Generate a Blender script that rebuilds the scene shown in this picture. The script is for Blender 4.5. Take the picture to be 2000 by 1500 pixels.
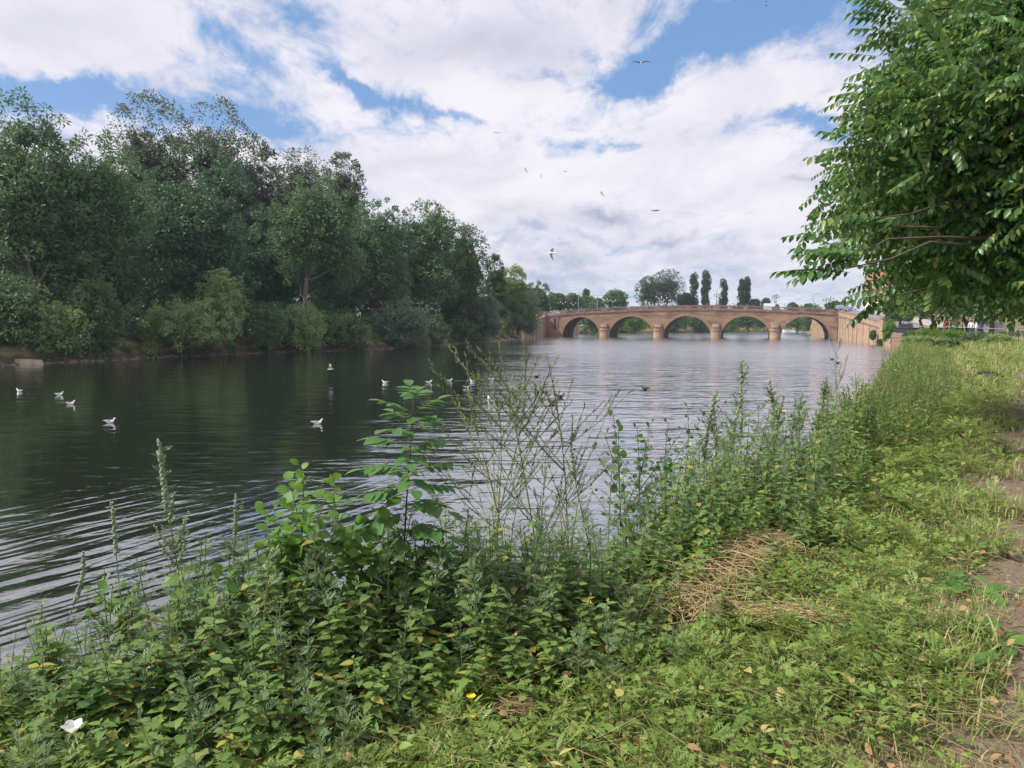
import bpy, math, random
import numpy as np
from mathutils import Vector, Matrix
R = math.radians
for o in list(bpy.data.objects): bpy.data.objects.remove(o)
sc = bpy.context.scene
col = sc.collection
rng = np.random.default_rng(7)
random.seed(7)

# ---------------------------------------------------------------- camera
EYE = 4.4; FPX = 1440.0; PITCH = R(4.84)
cd = bpy.data.cameras.new('camera'); cam = bpy.data.objects.new('camera', cd); col.objects.link(cam)
cam.location = (0, 0, EYE); cam.rotation_euler = (math.pi/2 - PITCH, 0, 0)
cd.sensor_width = 36; cd.lens = 36*FPX/2000; cd.clip_start = 0.05; cd.clip_end = 6000
sc.camera = cam
CP, SP = math.cos(PITCH), math.sin(PITCH)
def ray(u, v):
    a = (u-1000)/FPX; b = (750-v)/FPX
    return np.array((a, CP + b*SP, -SP + b*CP))
def at(u, v, d):
    r = ray(u, v); k = d/r[1]
    return np.array((r[0]*k, d, EYE + r[2]*k))
def zpl(u, v, z=0.0):
    r = ray(u, v); k = (z-EYE)/r[2]
    return np.array((r[0]*k, r[1]*k, z))
def xof(u, d): return (u-1000)/FPX*d*(1.0)     # good enough near the horizon line

# ---------------------------------------------------------------- sky, sun, exposure
SUN_AZ, SUN_EL = R(-98), R(47)
w = bpy.data.worlds.new('World'); sc.world = w; w.use_nodes = True
w.cycles.sampling_method = 'MANUAL'; w.cycles.sample_map_resolution = 256
nt = w.node_tree; nt.nodes.clear()
def N(t, typ, **kw):
    n = t.nodes.new(typ)
    for k, v in kw.items():
        if k.startswith('i_'): n.inputs[k[2:].replace('_', ' ')].default_value = v
        else: setattr(n, k, v)
    return n
def L(t, a, b): t.links.new(a, b)
def math_(t, op, a, b=None, clamp=False):
    n = t.nodes.new('ShaderNodeMath'); n.operation = op; n.use_clamp = clamp
    for i, s in enumerate((a, b)):
        if s is None: continue
        if isinstance(s, (int, float)): n.inputs[i].default_value = s
        else: t.links.new(s, n.inputs[i])
    return n.outputs[0]
def vmath(t, op, a, b=None):
    n = t.nodes.new('ShaderNodeVectorMath'); n.operation = op
    for i, s in enumerate((a, b)):
        if s is None: continue
        if isinstance(s, (tuple, list, np.ndarray)): n.inputs[i].default_value = tuple(float(q) for q in s)
        else: t.links.new(s, n.inputs[i])
    return n.outputs['Value'] if op in ('DOT_PRODUCT', 'LENGTH') else n.outputs[0]
def smooth(t, x, a, b):
    n = N(t, 'ShaderNodeMapRange', interpolation_type='SMOOTHSTEP')
    n.inputs['From Min'].default_value = a; n.inputs['From Max'].default_value = b
    L(t, x, n.inputs['Value']); return n.outputs[0]
def mixc(t, f, a, b):
    n = N(t, 'ShaderNodeMix', data_type='RGBA')
    for s, i in ((f, 0), (a, 6), (b, 7)):
        if isinstance(s, (int, float)): n.inputs[i].default_value = s
        elif isinstance(s, tuple): n.inputs[i].default_value = tuple(s)+(1,)*(4-len(s))
        else: L(t, s, n.inputs[i])
    return n.outputs[2]
tc = N(nt, 'ShaderNodeTexCoord'); dv = vmath(nt, 'NORMALIZE', tc.outputs['Generated'])
sky = N(nt, 'ShaderNodeTexSky', sky_type='NISHITA', sun_disc=False, sun_elevation=SUN_EL, sun_rotation=SUN_AZ,
        air_density=1.0, dust_density=0.6, ozone_density=1.6)
sx = N(nt, 'ShaderNodeSeparateXYZ'); L(nt, dv, sx.inputs[0])
zz = math_(nt, 'ADD', math_(nt, 'MAXIMUM', sx.outputs[2], 0.0), 0.17)
px = math_(nt, 'DIVIDE', sx.outputs[0], zz); py = math_(nt, 'DIVIDE', sx.outputs[1], zz)
cx = N(nt, 'ShaderNodeCombineXYZ'); L(nt, px, cx.inputs[0]); L(nt, py, cx.inputs[1])
mp = N(nt, 'ShaderNodeMapping'); mp.inputs['Rotation'].default_value = (0, 0, R(24)); mp.inputs['Scale'].default_value = (1.0, 0.62, 1)
L(nt, cx.outputs[0], mp.inputs[0])
def noise(t, vec, scale, detail=6, rough=0.55, dist=0.0, off=(0, 0, 0)):
    if off != (0, 0, 0): vec = vmath(t, 'ADD', vec, off)
    n = N(t, 'ShaderNodeTexNoise'); n.inputs['Scale'].default_value = scale; n.inputs['Detail'].default_value = detail
    n.inputs['Roughness'].default_value = rough; n.inputs['Distortion'].default_value = dist
    L(t, vec, n.inputs['Vector']); return n
n1 = noise(nt, mp.outputs[0], 1.5, 9, 0.60, 0.5)
n2 = noise(nt, mp.outputs[0], 5.2, 9, 0.68, 0.7, (3, 7, 1))
nw = noise(nt, dv, 5.0, 6, 0.62)
warp = vmath(nt, 'SCALE', vmath(nt, 'SUBTRACT', nw.outputs['Color'], (0.5, 0.5, 0.5)))
warp.node.inputs['Scale'].default_value = 0.17
dw = vmath(nt, 'ADD', dv, warp)
def blob(u, v, su, sv, rot=0):
    c = ray(u, v); c = c/np.linalg.norm(c)
    r_ = np.cross(c, (0, 0, 1)); r_ /= np.linalg.norm(r_); up = np.cross(r_, c)
    a = R(rot); t1 = (r_*math.cos(a) + up*math.sin(a))/(su/FPX); t2 = (-r_*math.sin(a) + up*math.cos(a))/(sv/FPX)
    q = vmath(nt, 'SUBTRACT', dw, c)
    d1 = vmath(nt, 'DOT_PRODUCT', q, t1); d2 = vmath(nt, 'DOT_PRODUCT', q, t2)
    s = math_(nt, 'ADD', math_(nt, 'MULTIPLY', d1, d1), math_(nt, 'MULTIPLY', d2, d2))
    return math_(nt, 'EXPONENT', math_(nt, 'MULTIPLY', s, -1.0))
acc = math_(nt, 'ADD', math_(nt, 'MULTIPLY', n1.outputs[0], 1.0), math_(nt, 'MULTIPLY', n2.outputs[0], 2.1))
n3_ = noise(nt, mp.outputs[0], 17, 5, 0.6, 0.3, (1, 4, 2))
acc = math_(nt, 'ADD', acc, math_(nt, 'MULTIPLY', n3_.outputs[0], 0.8))
acc = math_(nt, 'ADD', acc, -1.20)
BL = [(60,190,120,30,0,-.8),(270,215,190,38,-4,-.9),(500,235,130,32,-10,-.85),(425,95,70,55,-40,-.62),(560,35,95,32,-15,-.65),(330,125,60,18,-20,-.4),(480,125,60,22,-30,-.5),
      (660,140,70,17,-20,-.55),(720,180,60,16,-25,-.5),(800,200,90,17,-20,-.5),(480,150,50,16,-20,-.3),(900,225,50,9,-10,-.3),
      (1075,125,35,14,-10,-.5),(1190,125,60,24,-10,-.5),(1330,120,150,28,8,-.75),(1440,55,150,50,25,-.75),(1600,10,130,36,20,-.7),(1380,140,280,60,10,-.28),(1640,90,90,60,20,-.3),(1290,60,80,18,30,-.3),
      (1160,280,75,16,6,-.45),(1540,262,110,15,12,-.55),(1640,235,70,15,15,-.45),(1240,170,60,14,0,-.2),
      (620,120,280,75,-18,-.30),(860,215,70,14,-15,-.3),(1100,300,50,12,0,-.3),(1150,545,260,26,0,-.1),(1380,560,300,24,0,-.12),
      (150,70,280,70,5,.45),(850,110,330,90,-8,.35),(900,330,420,90,0,.4),(1480,180,200,40,12,.3),(1550,380,330,80,0,.3),(1540,200,120,28,20,.25)]
for u, v, su, sv, rot, amp in BL:
    acc = math_(nt, 'ADD', acc, math_(nt, 'MULTIPLY', blob(u, v, su, sv, rot), amp))
cov = smooth(nt, acc, -0.05, 0.94)
nd = noise(nt, mp.outputs[0], 2.6, 8, 0.6, 0.4, (11, 2, 5))
shade = smooth(nt, nd.outputs[0], 0.35, 0.72)
dk = 0
for u, v, su, sv, a in [(1200,425,55,18,.85),(1300,458,35,11,.7),(1340,478,20,7,.4),(1055,462,24,9,.5),(1010,488,30,9,.5),(1110,490,26,8,.5),(1550,352,45,9,.4),(110,60,170,45,.35),(1000,70,260,60,.3),(1140,525,90,14,.55),(1430,470,80,10,.45),(1250,500,220,16,.35),(1450,520,150,14,.45),(1180,465,60,9,.4),(1320,540,160,12,.4),(950,430,120,20,.25),(1080,560,110,12,.6)]:
    b = math_(nt, 'MULTIPLY', blob(u, v, su, sv, 3), a)
    dk = b if dk == 0 else math_(nt, 'MAXIMUM', dk, b)
sh = math_(nt, 'ADD', math_(nt, 'MULTIPLY', shade, 0.40), dk, clamp=True)
cloudc = mixc(nt, sh, (7.7, 7.45, 8.0), (3.8, 4.0, 5.3))
skyc = mixc(nt, 0.55, sky.outputs[0], (1.7, 3.5, 7.0))
full = mixc(nt, cov, skyc, cloudc)
bg = N(nt, 'ShaderNodeBackground'); bg.inputs['Strength'].default_value = 0.1
L(nt, full, bg.inputs[0]); wo = N(nt, 'ShaderNodeOutputWorld'); L(nt, bg.outputs[0], wo.inputs[0])
sd = bpy.data.lights.new('sun', 'SUN'); sun = bpy.data.objects.new('sun', sd); col.objects.link(sun)
sd.energy = 4.6; sd.angle = R(5); sd.color = (1, .95, .86)
sv_ = Vector((math.sin(SUN_AZ)*math.cos(SUN_EL), math.cos(SUN_AZ)*math.cos(SUN_EL), math.sin(SUN_EL)))
sun.rotation_euler = sv_.to_track_quat('Z', 'Y').to_euler()
vs = sc.view_settings; vs.view_transform = 'Standard'; vs.look = 'None'; vs.exposure = 0.3; vs.gamma = 1
sc.render.engine = 'CYCLES'
sc.cycles.max_bounces = 6; sc.cycles.diffuse_bounces = 3; sc.cycles.transparent_max_bounces = 4

# ---------------------------------------------------------------- helpers
def tag(o, label=None, cat=None, group=None, kind=None):
    if label: o['label'] = label
    if cat: o['category'] = cat
    if group: o['group'] = group
    if kind: o['kind'] = kind
    return o
def empty(name, loc=(0, 0, 0), rz=0, label=None, cat=None, group=None):
    o = bpy.data.objects.new(name, None); col.objects.link(o); o.empty_display_size = .2
    o.location = tuple(float(q) for q in loc); o.rotation_euler = (0, 0, rz); tag(o, label, cat, group); return o
class MB:
    def __init__(s): s.v = []; s.g = []; s.n = 0
    def add(s, v, faces, mat=0):
        v = np.asarray(v, dtype=np.float64).reshape(-1, 3); f = np.asarray(faces, dtype=np.int64)
        s.v.append(v); s.g.append((f + s.n, np.full(len(f), mat, np.int32))); s.n += len(v)
    def verts(s): return np.concatenate(s.v) if s.v else np.zeros((0, 3))
    def inst(s, T, P, A, Nn, S, matoff=0):
        """copies of template T (MB): local +Y along A, local +Z near Nn"""
        P = np.atleast_2d(P); n = len(P)
        if n == 0: return
        A = A/np.maximum(np.linalg.norm(A, axis=1, keepdims=True), 1e-9)
        X = np.cross(A, Nn); X /= np.maximum(np.linalg.norm(X, axis=1, keepdims=True), 1e-9)
        Z = np.cross(X, A)
        S = np.asarray(S, float)
        if S.ndim == 0: S = np.full(n, float(S))
        if S.ndim == 1: S = np.stack([S, S, S], 1)
        tv = T.verts(); k = len(tv)
        out = (P[:, None, :] + X[:, None, :]*(tv[None, :, 0:1]*S[:, None, 0:1]) + A[:, None, :]*(tv[None, :, 1:2]*S[:, None, 1:2])
               + Z[:, None, :]*(tv[None, :, 2:3]*S[:, None, 2:3]))
        s.v.append(out.reshape(-1, 3))
        offs = (np.arange(n)*k)
        for f, m in T.g:
            F = (f[None, :, :] + offs[:, None, None]).reshape(-1, f.shape[1]) + s.n
            s.g.append((F, np.tile(m, n) + matoff))
        s.n += n*k
    def box(s, a, b, mat=0):
        (x0, y0, z0), (x1, y1, z1) = a, b
        v = [(x0,y0,z0),(x1,y0,z0),(x1,y1,z0),(x0,y1,z0),(x0,y0,z1),(x1,y0,z1),(x1,y1,z1),(x0,y1,z1)]
        s.add(v, [(0,3,2,1),(4,5,6,7),(0,1,5,4),(1,2,6,5),(2,3,7,6),(3,0,4,7)], mat)
    def tube(s, pts, rad, k=6, mat=0, cap=False):
        p = np.asarray(pts, float); n = len(p)
        r = np.full(n, float(rad)) if np.isscalar(rad) else np.asarray(rad, float)
        t = np.gradient(p, axis=0); t /= np.maximum(np.linalg.norm(t, axis=1, keepdims=True), 1e-9)
        ref = np.array((0.31, 0.17, 0.93)) if abs(t[:, 2]).mean() < .8 else np.array((0.9, 0.4, 0.1))
        x = np.cross(t, ref); x /= np.linalg.norm(x, axis=1, keepdims=True); y = np.cross(t, x)
        a = np.arange(k)/k*2*math.pi
        ring = p[:, None, :] + r[:, None, None]*(x[:, None, :]*np.cos(a)[None, :, None] + y[:, None, :]*np.sin(a)[None, :, None])
        i = np.arange(n-1)[:, None]*k; j = np.arange(k)[None, :]; j2 = (j+1) % k
        f = np.stack([i+j, i+j2, i+k+j2, i+k+j], -1).reshape(-1, 4)
        s.add(ring.reshape(-1, 3), f, mat)
        if cap:
            s.g.append((np.array([[s.n-k+q for q in range(k)]]), np.array([mat], np.int32)))
            s.g.append((np.array([[s.n-n*k+q for q in range(k)][::-1]]), np.array([mat], np.int32)))
    def loft(s, cs, rx, rz, k=10, mat=0):
        """elliptical rings at centres cs, ring plane normal to the path (kept upright)"""
        p = np.asarray(cs, float); n = len(p)
        t = np.gradient(p, axis=0); t /= np.maximum(np.linalg.norm(t, axis=1, keepdims=True), 1e-9)
        up = np.tile(np.array((0, 0, 1.0)), (n, 1)); x = np.cross(t, up); nx = np.linalg.norm(x, axis=1, keepdims=True)
        x = np.where(nx > 1e-3, x/np.maximum(nx, 1e-9), np.array((1.0, 0, 0))); y = np.cross(x, t)
        a = np.arange(k)/k*2*math.pi
        rx = np.asarray(rx, float); rz = np.asarray(rz, float)
        ring = p[:, None, :] + x[:, None, :]*np.cos(a)[None, :, None]*rx[:, None, None] + y[:, None, :]*np.sin(a)[None, :, None]*rz[:, None, None]
        i = np.arange(n-1)[:, None]*k; j = np.arange(k)[None, :]; j2 = (j+1) % k
        s.add(ring.reshape(-1, 3), np.stack([i+j, i+j2, i+k+j2, i+k+j], -1).reshape(-1, 4), mat)
        s.g.append((np.array([[s.n-k+q for q in range(k)]]), np.array([mat], np.int32)))
        s.g.append((np.array([[s.n-n*k+q for q in range(k)][::-1]]), np.array([mat], np.int32)))
    def mesh(s, name, mats, smooth=True):
        me = bpy.data.meshes.new(name); v = s.verts()
        me.vertices.add(len(v)); me.vertices.foreach_set('co', v.astype(np.float32).ravel())
        li = np.concatenate([f.ravel() for f, m in s.g]).astype(np.int32)
        tot = np.concatenate([np.full(len(f), f.shape[1]) for f, m in s.g]); st = np.concatenate([[0], np.cumsum(tot)[:-1]])
        me.loops.add(len(li)); me.loops.foreach_set('vertex_index', li)
        me.polygons.add(len(tot)); me.polygons.foreach_set('loop_start', st.astype(np.int32))
        me.polygons.foreach_set('material_index', np.concatenate([m for f, m in s.g]).astype(np.int32))
        me.polygons.foreach_set('use_smooth', np.full(len(tot), smooth))
        for m in (mats if isinstance(mats, (list, tuple)) else [mats]): me.materials.append(m)
        me.update(calc_edges=True); me.validate(); return me
    def build(s, name, mats, parent=None, smooth=True, loc=None):
        o = bpy.data.objects.new(name, s.mesh(name, mats, smooth)); col.objects.link(o)
        if parent: o.parent = parent
        if loc is not None: o.location = tuple(float(q) for q in loc)
        return o
def copy_tree(o, parent=None):
    c = o.copy(); col.objects.link(c)
    if parent is not None: c.parent = parent
    for ch in [q for q in bpy.data.objects if q.parent == o]: copy_tree(ch, c)
    return c
def rdir(n, up=0.0):
    d = rng.normal(size=(n, 3)); d /= np.linalg.norm(d, axis=1, keepdims=True); d[:, 2] += up
    return d/np.linalg.norm(d, axis=1, keepdims=True)

# ---------------------------------------------------------------- materials
def newmat(name):
    m = bpy.data.materials.new(name); m.use_nodes = True; t = m.node_tree; b = t.nodes['Principled BSDF']; return m, t, b
def plain(name, c, rough=.7, metal=0, spec=.4, var=.12, scale=6):
    m, t, b = newmat(name); o = N(t, 'ShaderNodeTexCoord'); n = noise(t, o.outputs['Object'], scale, 5)
    lo = tuple(q*(1-var) for q in c); hi = tuple(min(1, q*(1+var)) for q in c)
    L(t, mixc(t, n.outputs[0], lo, hi), b.inputs['Base Color'])
    b.inputs['Roughness'].default_value = rough; b.inputs['Metallic'].default_value = metal; b.inputs['Specular IOR Level'].default_value = spec
    return m
def leafmat(name, c1, c2, c3=None, trans=.32, rough=.5, clump=0.6, spec=.35, f3=.1):
    """c1..c2 vary from leaf to leaf, c3 = the odd yellowed leaf"""
    m, t, b = newmat(name); g = N(t, 'ShaderNodeNewGeometry'); r = g.outputs['Random Per Island']
    n = noise(t, g.outputs['Position'], clump, 3)
    f = math_(t, 'ADD', math_(t, 'MULTIPLY', r, .6), math_(t, 'MULTIPLY', n.outputs[0], .5), clamp=True)
    c = mixc(t, f, c1, c2)
    if c3:
        rr = math_(t, 'FRACT', math_(t, 'MULTIPLY', r, 37.7)); c = mixc(t, math_(t, 'GREATER_THAN', rr, 1-f3), c, c3)
    L(t, c, b.inputs['Base Color']); b.inputs['Roughness'].default_value = rough; b.inputs['Specular IOR Level'].default_value = spec
    tr = N(t, 'ShaderNodeBsdfTranslucent'); hs = N(t, 'ShaderNodeHueSaturation'); hs.inputs['Value'].default_value = 1.5; hs.inputs['Hue'].default_value = .485
    L(t, c, hs.inputs['Color']); L(t, hs.outputs[0], tr.inputs[0])
    mx = N(t, 'ShaderNodeMixShader'); mx.inputs[0].default_value = trans
    L(t, b.outputs[0], mx.inputs[1]); L(t, tr.outputs[0], mx.inputs[2]); L(t, mx.outputs[0], t.nodes['Material Output'].inputs[0])
    return m
def brickmat(name, c1, c2, mortar, w, h, var=.35, scale=.5, objv=True, stain=(.25,.2,.17), msize=.02):
    m, t, b = newmat(name); o = N(t, 'ShaderNodeTexCoord'); s = N(t, 'ShaderNodeSeparateXYZ'); L(t, o.outputs['Object'], s.inputs[0])
    c = N(t, 'ShaderNodeCombineXYZ'); L(t, math_(t, 'ADD', s.outputs[0], s.outputs[1]), c.inputs[0]); L(t, s.outputs[2], c.inputs[1])
    br = N(t, 'ShaderNodeTexBrick'); L(t, c.outputs[0], br.inputs['Vector'])
    br.inputs['Color1'].default_value = (*c1, 1); br.inputs['Color2'].default_value = (*c2, 1); br.inputs['Mortar'].default_value = (*mortar, 1)
    br.inputs['Scale'].default_value = 1; br.inputs['Brick Width'].default_value = w; br.inputs['Row Height'].default_value = h
    br.inputs['Mortar Size'].default_value = msize; br.inputs['Bias'].default_value = 0
    n = noise(t, vmath(t, 'MULTIPLY', o.outputs['Object'], (.45, .45, 1.7)), scale*1.6, 7, .65); k = smooth(t, n.outputs[0], .40, .66)
    c2_ = mixc(t, math_(t, 'MULTIPLY', k, var), br.outputs[0], stain)
    nf = noise(t, o.outputs['Object'], 8, 5, .6)
    hv = N(t, 'ShaderNodeHueSaturation'); L(t, c2_, hv.inputs['Color']); L(t, math_(t, 'ADD', math_(t, 'MULTIPLY', nf.outputs[0], .5), .75), hv.inputs['Value'])
    L(t, hv.outputs[0], b.inputs['Base Color']); b.inputs['Roughness'].default_value = .9; b.inputs['Specular IOR Level'].default_value = .2
    bp = N(t, 'ShaderNodeBump'); bp.inputs['Strength'].default_value = .5; bp.inputs['Distance'].default_value = .03
    L(t, math_(t, 'SUBTRACT', nf.outputs[0], br.outputs['Fac']), bp.inputs['Height']); L(t, bp.outputs[0], b.inputs['Normal'])
    return m
M = {}
M['stone'] = brickmat('red sandstone', (.29,.178,.118), (.39,.258,.17), (.22,.145,.10), 1.15, .42, .85, .16, stain=(.15,.09,.08))
M['stone_dark'] = brickmat('weathered sandstone', (.22,.145,.13), (.30,.20,.17), (.16,.11,.10), .9, .35, .5, .5, stain=(.12,.09,.085))
M['voussoir'] = plain('voussoir sandstone', (.27,.18,.125), .9, var=.35, scale=1.3)
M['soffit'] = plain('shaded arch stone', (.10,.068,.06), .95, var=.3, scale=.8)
M['buff'] = brickmat('buff sandstone', (.31,.21,.145), (.39,.275,.19), (.25,.175,.13), 1.4, .5, .4, .25, stain=(.33,.22,.15), msize=.012)
M['joint'] = plain('dark joint and niche shade', (.07,.045,.035), .9)
M['iron'] = plain('black painted iron', (.03,.032,.035), .45)
M['pale_metal'] = plain('galvanised rail', (.36,.37,.39), .4, .3)
M['lamp_glass'] = plain('lantern glass', (.75,.76,.78), .25, spec=.6)
M['asphalt'] = plain('asphalt', (.20,.195,.20), .9, var=.15, scale=1.5)
M['paving'] = plain('pavement', (.33,.31,.29), .9, var=.15, scale=1.5)
M['brick'] = brickmat('red house brick', (.34,.13,.08), (.44,.19,.12), (.35,.28,.24), .23, .075, .3, 1, stain=(.25,.12,.08))
M['render_w'] = plain('white render', (.75,.74,.72), .8, var=.05)
M['cream'] = plain('cream stucco', (.62,.50,.33), .8, var=.06)
M['slate'] = plain('roof slate', (.20,.19,.22), .7, var=.2, scale=3)
M['tile'] = plain('roof tile', (.32,.12,.08), .8, var=.2, scale=3)
M['glass'] = plain('window glass', (.04,.05,.06), .1, spec=.8)
M['bark'] = plain('bark', (.10,.078,.06), .95, var=.4, scale=4)
M['bark_pale'] = plain('pale bark', (.22,.18,.145), .95, var=.35, scale=3)
M['rock'] = plain('bank rock', (.20,.165,.13), .95, var=.35, scale=3)
# foliage
M['lf_left'] = leafmat('deep tree foliage', (.06,.118,.052), (.135,.225,.085), clump=.35, trans=.25)
M['lf_dark'] = leafmat('chestnut foliage', (.048,.108,.055), (.095,.185,.08), clump=.4, trans=.2)
M['lf_grey'] = leafmat('poplar foliage', (.07,.10,.065), (.14,.17,.10), clump=.4, trans=.3, rough=.4)
M['lf_light'] = leafmat('willow foliage', (.15,.23,.08), (.27,.36,.14), clump=.5, trans=.35)
M['lf_mid'] = leafmat('mid green foliage', (.06,.12,.045), (.125,.20,.075), clump=.4, trans=.3)
M['lf_far'] = leafmat('distant foliage', (.05,.08,.05), (.09,.13,.07), clump=.2, trans=.25)
M['lf_silver'] = leafmat('silvery willow foliage', (.11,.165,.10), (.20,.26,.165), clump=.5, trans=.3)
M['lf_bright'] = leafmat('bright bush foliage', (.08,.17,.025), (.16,.27,.04), clump=.8, trans=.35)
M['lf_near'] = leafmat('overhanging leaf', (.035,.10,.025), (.10,.215,.045), (.24,.32,.07), trans=.35, rough=.38, clump=1.2, spec=.5, f3=.08)
# ---------------------------------------------------------------- terrain
RB = [(-70,-260),(-25,-60),(-9,-6),(-6.9,-.3),(-5.5,2.5),(-3.3,4.45),(-0.8,5.9),(1.2,8.3),(3.2,11.2),(6.5,16.5),(14,30.5),(27,54),(40,79),(49,95),
      (61,116),(70,140),(72.5,156),(75,167),(79,179),(83.2,189.5),(88,204),(92,232),(104,250),(150,290),(240,330),(420,360)]
LBK = [(420,440),(220,380),(130,332),(85,304),(48,287),(24,264),(16.5,236),(11.2,213),(5,199),(-7,158),(-19.5,121),(-26,112),(-34,105),(-41,96),
       (-46,83),(-52,73),(-66,45),(-85,0),(-120,-120),(-170,-260)]
POLY = np.array(RB + LBK, float)
def seg_dist(P, A, B):
    d = B-A; t = np.clip(((P-A)@d)/(d@d), 0, 1); return np.linalg.norm(P-(A+t[:, None]*d), axis=1)
def river_sd(x, y):
    """signed distance to the waterline: + on land; also which bank is nearer (True = right)"""
    P = np.stack([np.ravel(x), np.ravel(y)], 1).astype(float); n = len(POLY)
    dr = np.full(len(P), 1e9); dl = np.full(len(P), 1e9); inside = np.zeros(len(P), bool)
    for i in range(n):
        A = POLY[i]; B = POLY[(i+1) % n]
        if i < len(RB)-1: dr = np.minimum(dr, seg_dist(P, A, B))
        elif len(RB) <= i < n-1: dl = np.minimum(dl, seg_dist(P, A, B))
        c = ((A[1] > P[:, 1]) != (B[1] > P[:, 1]))
        if A[1] != B[1]: inside ^= c & (P[:, 0] < (B[0]-A[0])*(P[:, 1]-A[1])/(B[1]-A[1])+A[0])
    d = np.minimum(dr, dl); return np.where(inside, -d, d), dr < dl
def sst(a, b, x): t = np.clip((x-a)/(b-a), 0, 1); return t*t*(3-2*t)
def vnoise(x, y, s):
    return (np.sin(x*1.7/s+1.3)*np.cos(y*1.3/s+.4) + .6*np.sin(x*3.1/s+y*2.3/s+2) + .4*np.cos(y*4.7/s-x*3.9/s))/2
def H(x, y):
    sh = np.shape(x); x = np.ravel(np.asarray(x, float)); y = np.ravel(np.asarray(y, float))
    s, right = river_sd(x, y)
    wd = np.where(right, np.where(y > 96, .5, 2.5), 4.5); top = np.where(right, 2.8, 2.6)
    h = np.where(s > 0, top*sst(0, 1, (s+.15)/wd), -1.4*sst(0, 1, -s/3))
    h = np.where(right & (y > 72), np.where(s > 0, -1.4+4.2*sst(.55, 1.9, s), -1.4), h)      # vertical river wall there
    road = np.interp(y, [118, 140, 156, 179, 190, 205, 240], [0, .55, 1.9, 3.6, 4.2, 4.2, 1.0])
    h += np.where(right & (s > 0), road*sst(.55, 1.9, s), 0)
    # embankment of the left bridge approach
    dd = np.abs((x-26)*.309+(y-208)*.951-6); sl = (x-26)*.951-(y-208)*.309
    h += np.where((~right) & (s > 0) & (sl < -12), 4.2*np.exp(-(dd/9)**2)*sst(0, 3, s), 0)
    h += np.where(s > 1.5, .06*vnoise(x, y, 1.3)*np.clip(s-1.5, 0, 1), 0)
    far = np.hypot(x, y-100); h += 14*sst(450, 1500, far)
    return h.reshape(sh)
def graded(a, b, step, cap, lim0, lim1, g=1.05, cap2=1.12):
    mid = list(np.arange(a, b, step)); out = []
    for sgn, st, lim in ((-1, a, lim0), (1, b, lim1)):
        q = []; s = step; p = st
        while (p-lim)*sgn < 0:
            s = min(s*g, cap) if abs(p) < 380 else s*cap2
            p += sgn*s; q.append(p)
        out.append(q)
    return np.array(out[0][::-1] + mid + out[1])
gx = graded(-6, 9, .14, 1.4, -3500, 3500); gy = graded(-1, 14, .14, 1.4, -900, 4500)
X, Y = np.meshgrid(gx, gy); Z = H(X, Y)
nx, ny = len(gx), len(gy)
ii = (np.arange(ny-1)[:, None]*nx + np.arange(nx-1)[None, :]).ravel()
mb = MB(); mb.add(np.stack([X, Y, Z], -1).reshape(-1, 3), np.stack([ii, ii+1, ii+nx+1, ii+nx], -1))
m, t, b = newmat('ground'); g = N(t, 'ShaderNodeNewGeometry'); P = g.outputs['Position']
n1 = noise(t, P, .35, 6); n2 = noise(t, P, 3, 6, .65); n3 = noise(t, P, 40, 4, .6)
green = mixc(t, n2.outputs[0], (.045,.075,.02), (.12,.145,.04))
dry = mixc(t, n3.outputs[0], (.20,.145,.075), (.33,.25,.14))
c = mixc(t, smooth(t, n1.outputs[0], .42, .58), green, dry)
s = N(t, 'ShaderNodeSeparateXYZ'); L(t, P, s.inputs[0])
mud = mixc(t, n3.outputs[0], (.06,.048,.034), (.13,.10,.07))
c = mixc(t, smooth(t, s.outputs[2], 1.0, .35), c, mud)
soil = mixc(t, n3.outputs[0], (.13,.10,.07), (.30,.235,.165))
# trodden path: line (1.95,2.7)-(9.6,13)-(34,46)
pd = math_(t, 'ADD', math_(t, 'SUBTRACT', math_(t, 'MULTIPLY', s.outputs[0], .80), math_(t, 'MULTIPLY', s.outputs[1], .562)), .57)
pw = math_(t, 'ADD', pd, math_(t, 'MULTIPLY', n2.outputs[0], .8))
pm = math_(t, 'MULTIPLY', smooth(t, pw, .18, .75), smooth(t, pw, 2.6, 1.8))
pm = math_(t, 'MULTIPLY', pm, smooth(t, s.outputs[1], 40, 15))
c = mixc(t, pm, c, soil)
L(t, c, b.inputs['Base Color']); b.inputs['Roughness'].default_value = .95; b.inputs['Specular IOR Level'].default_value = .15
bp = N(t, 'ShaderNodeBump'); bp.inputs['Distance'].default_value = .04; L(t, n3.outputs[0], bp.inputs['Height']); L(t, bp.outputs[0], b.inputs['Normal'])
M['ground'] = m
tag(mb.build('ground', m), kind='structure')

# ---------------------------------------------------------------- water
m, t, b = newmat('river water'); g = N(t, 'ShaderNodeNewGeometry'); P = g.outputs['Position']
s = N(t, 'ShaderNodeSeparateXYZ'); L(t, P, s.inputs[0])
def wavelay(rot, scx, scy, scale, det, dist=0.0):
    mp_ = N(t, 'ShaderNodeMapping'); mp_.inputs['Rotation'].default_value = (0, 0, R(rot)); mp_.inputs['Scale'].default_value = (scx, scy, 1)
    L(t, P, mp_.inputs[0]); return noise(t, mp_.outputs[0], scale, det, .5, dist).outputs[0]
w1 = wavelay(-16, .32, 1.0, 1.55, 2, .3)     # short wind ripples, crests roughly across the view
w2 = wavelay(14, .45, 1.0, .62, 2)
w3 = wavelay(-38, .35, 1.0, 3.2, 2)
w4 = wavelay(5, .5, 1.0, 7.0, 2)
hgt = math_(t, 'ADD', math_(t, 'MULTIPLY', w1, .5), math_(t, 'MULTIPLY', w2, .8))
mr = N(t, 'ShaderNodeMapping'); mr.inputs['Rotation'].default_value = (0, 0, R(-57)); L(t, P, mr.inputs[0])
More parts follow.
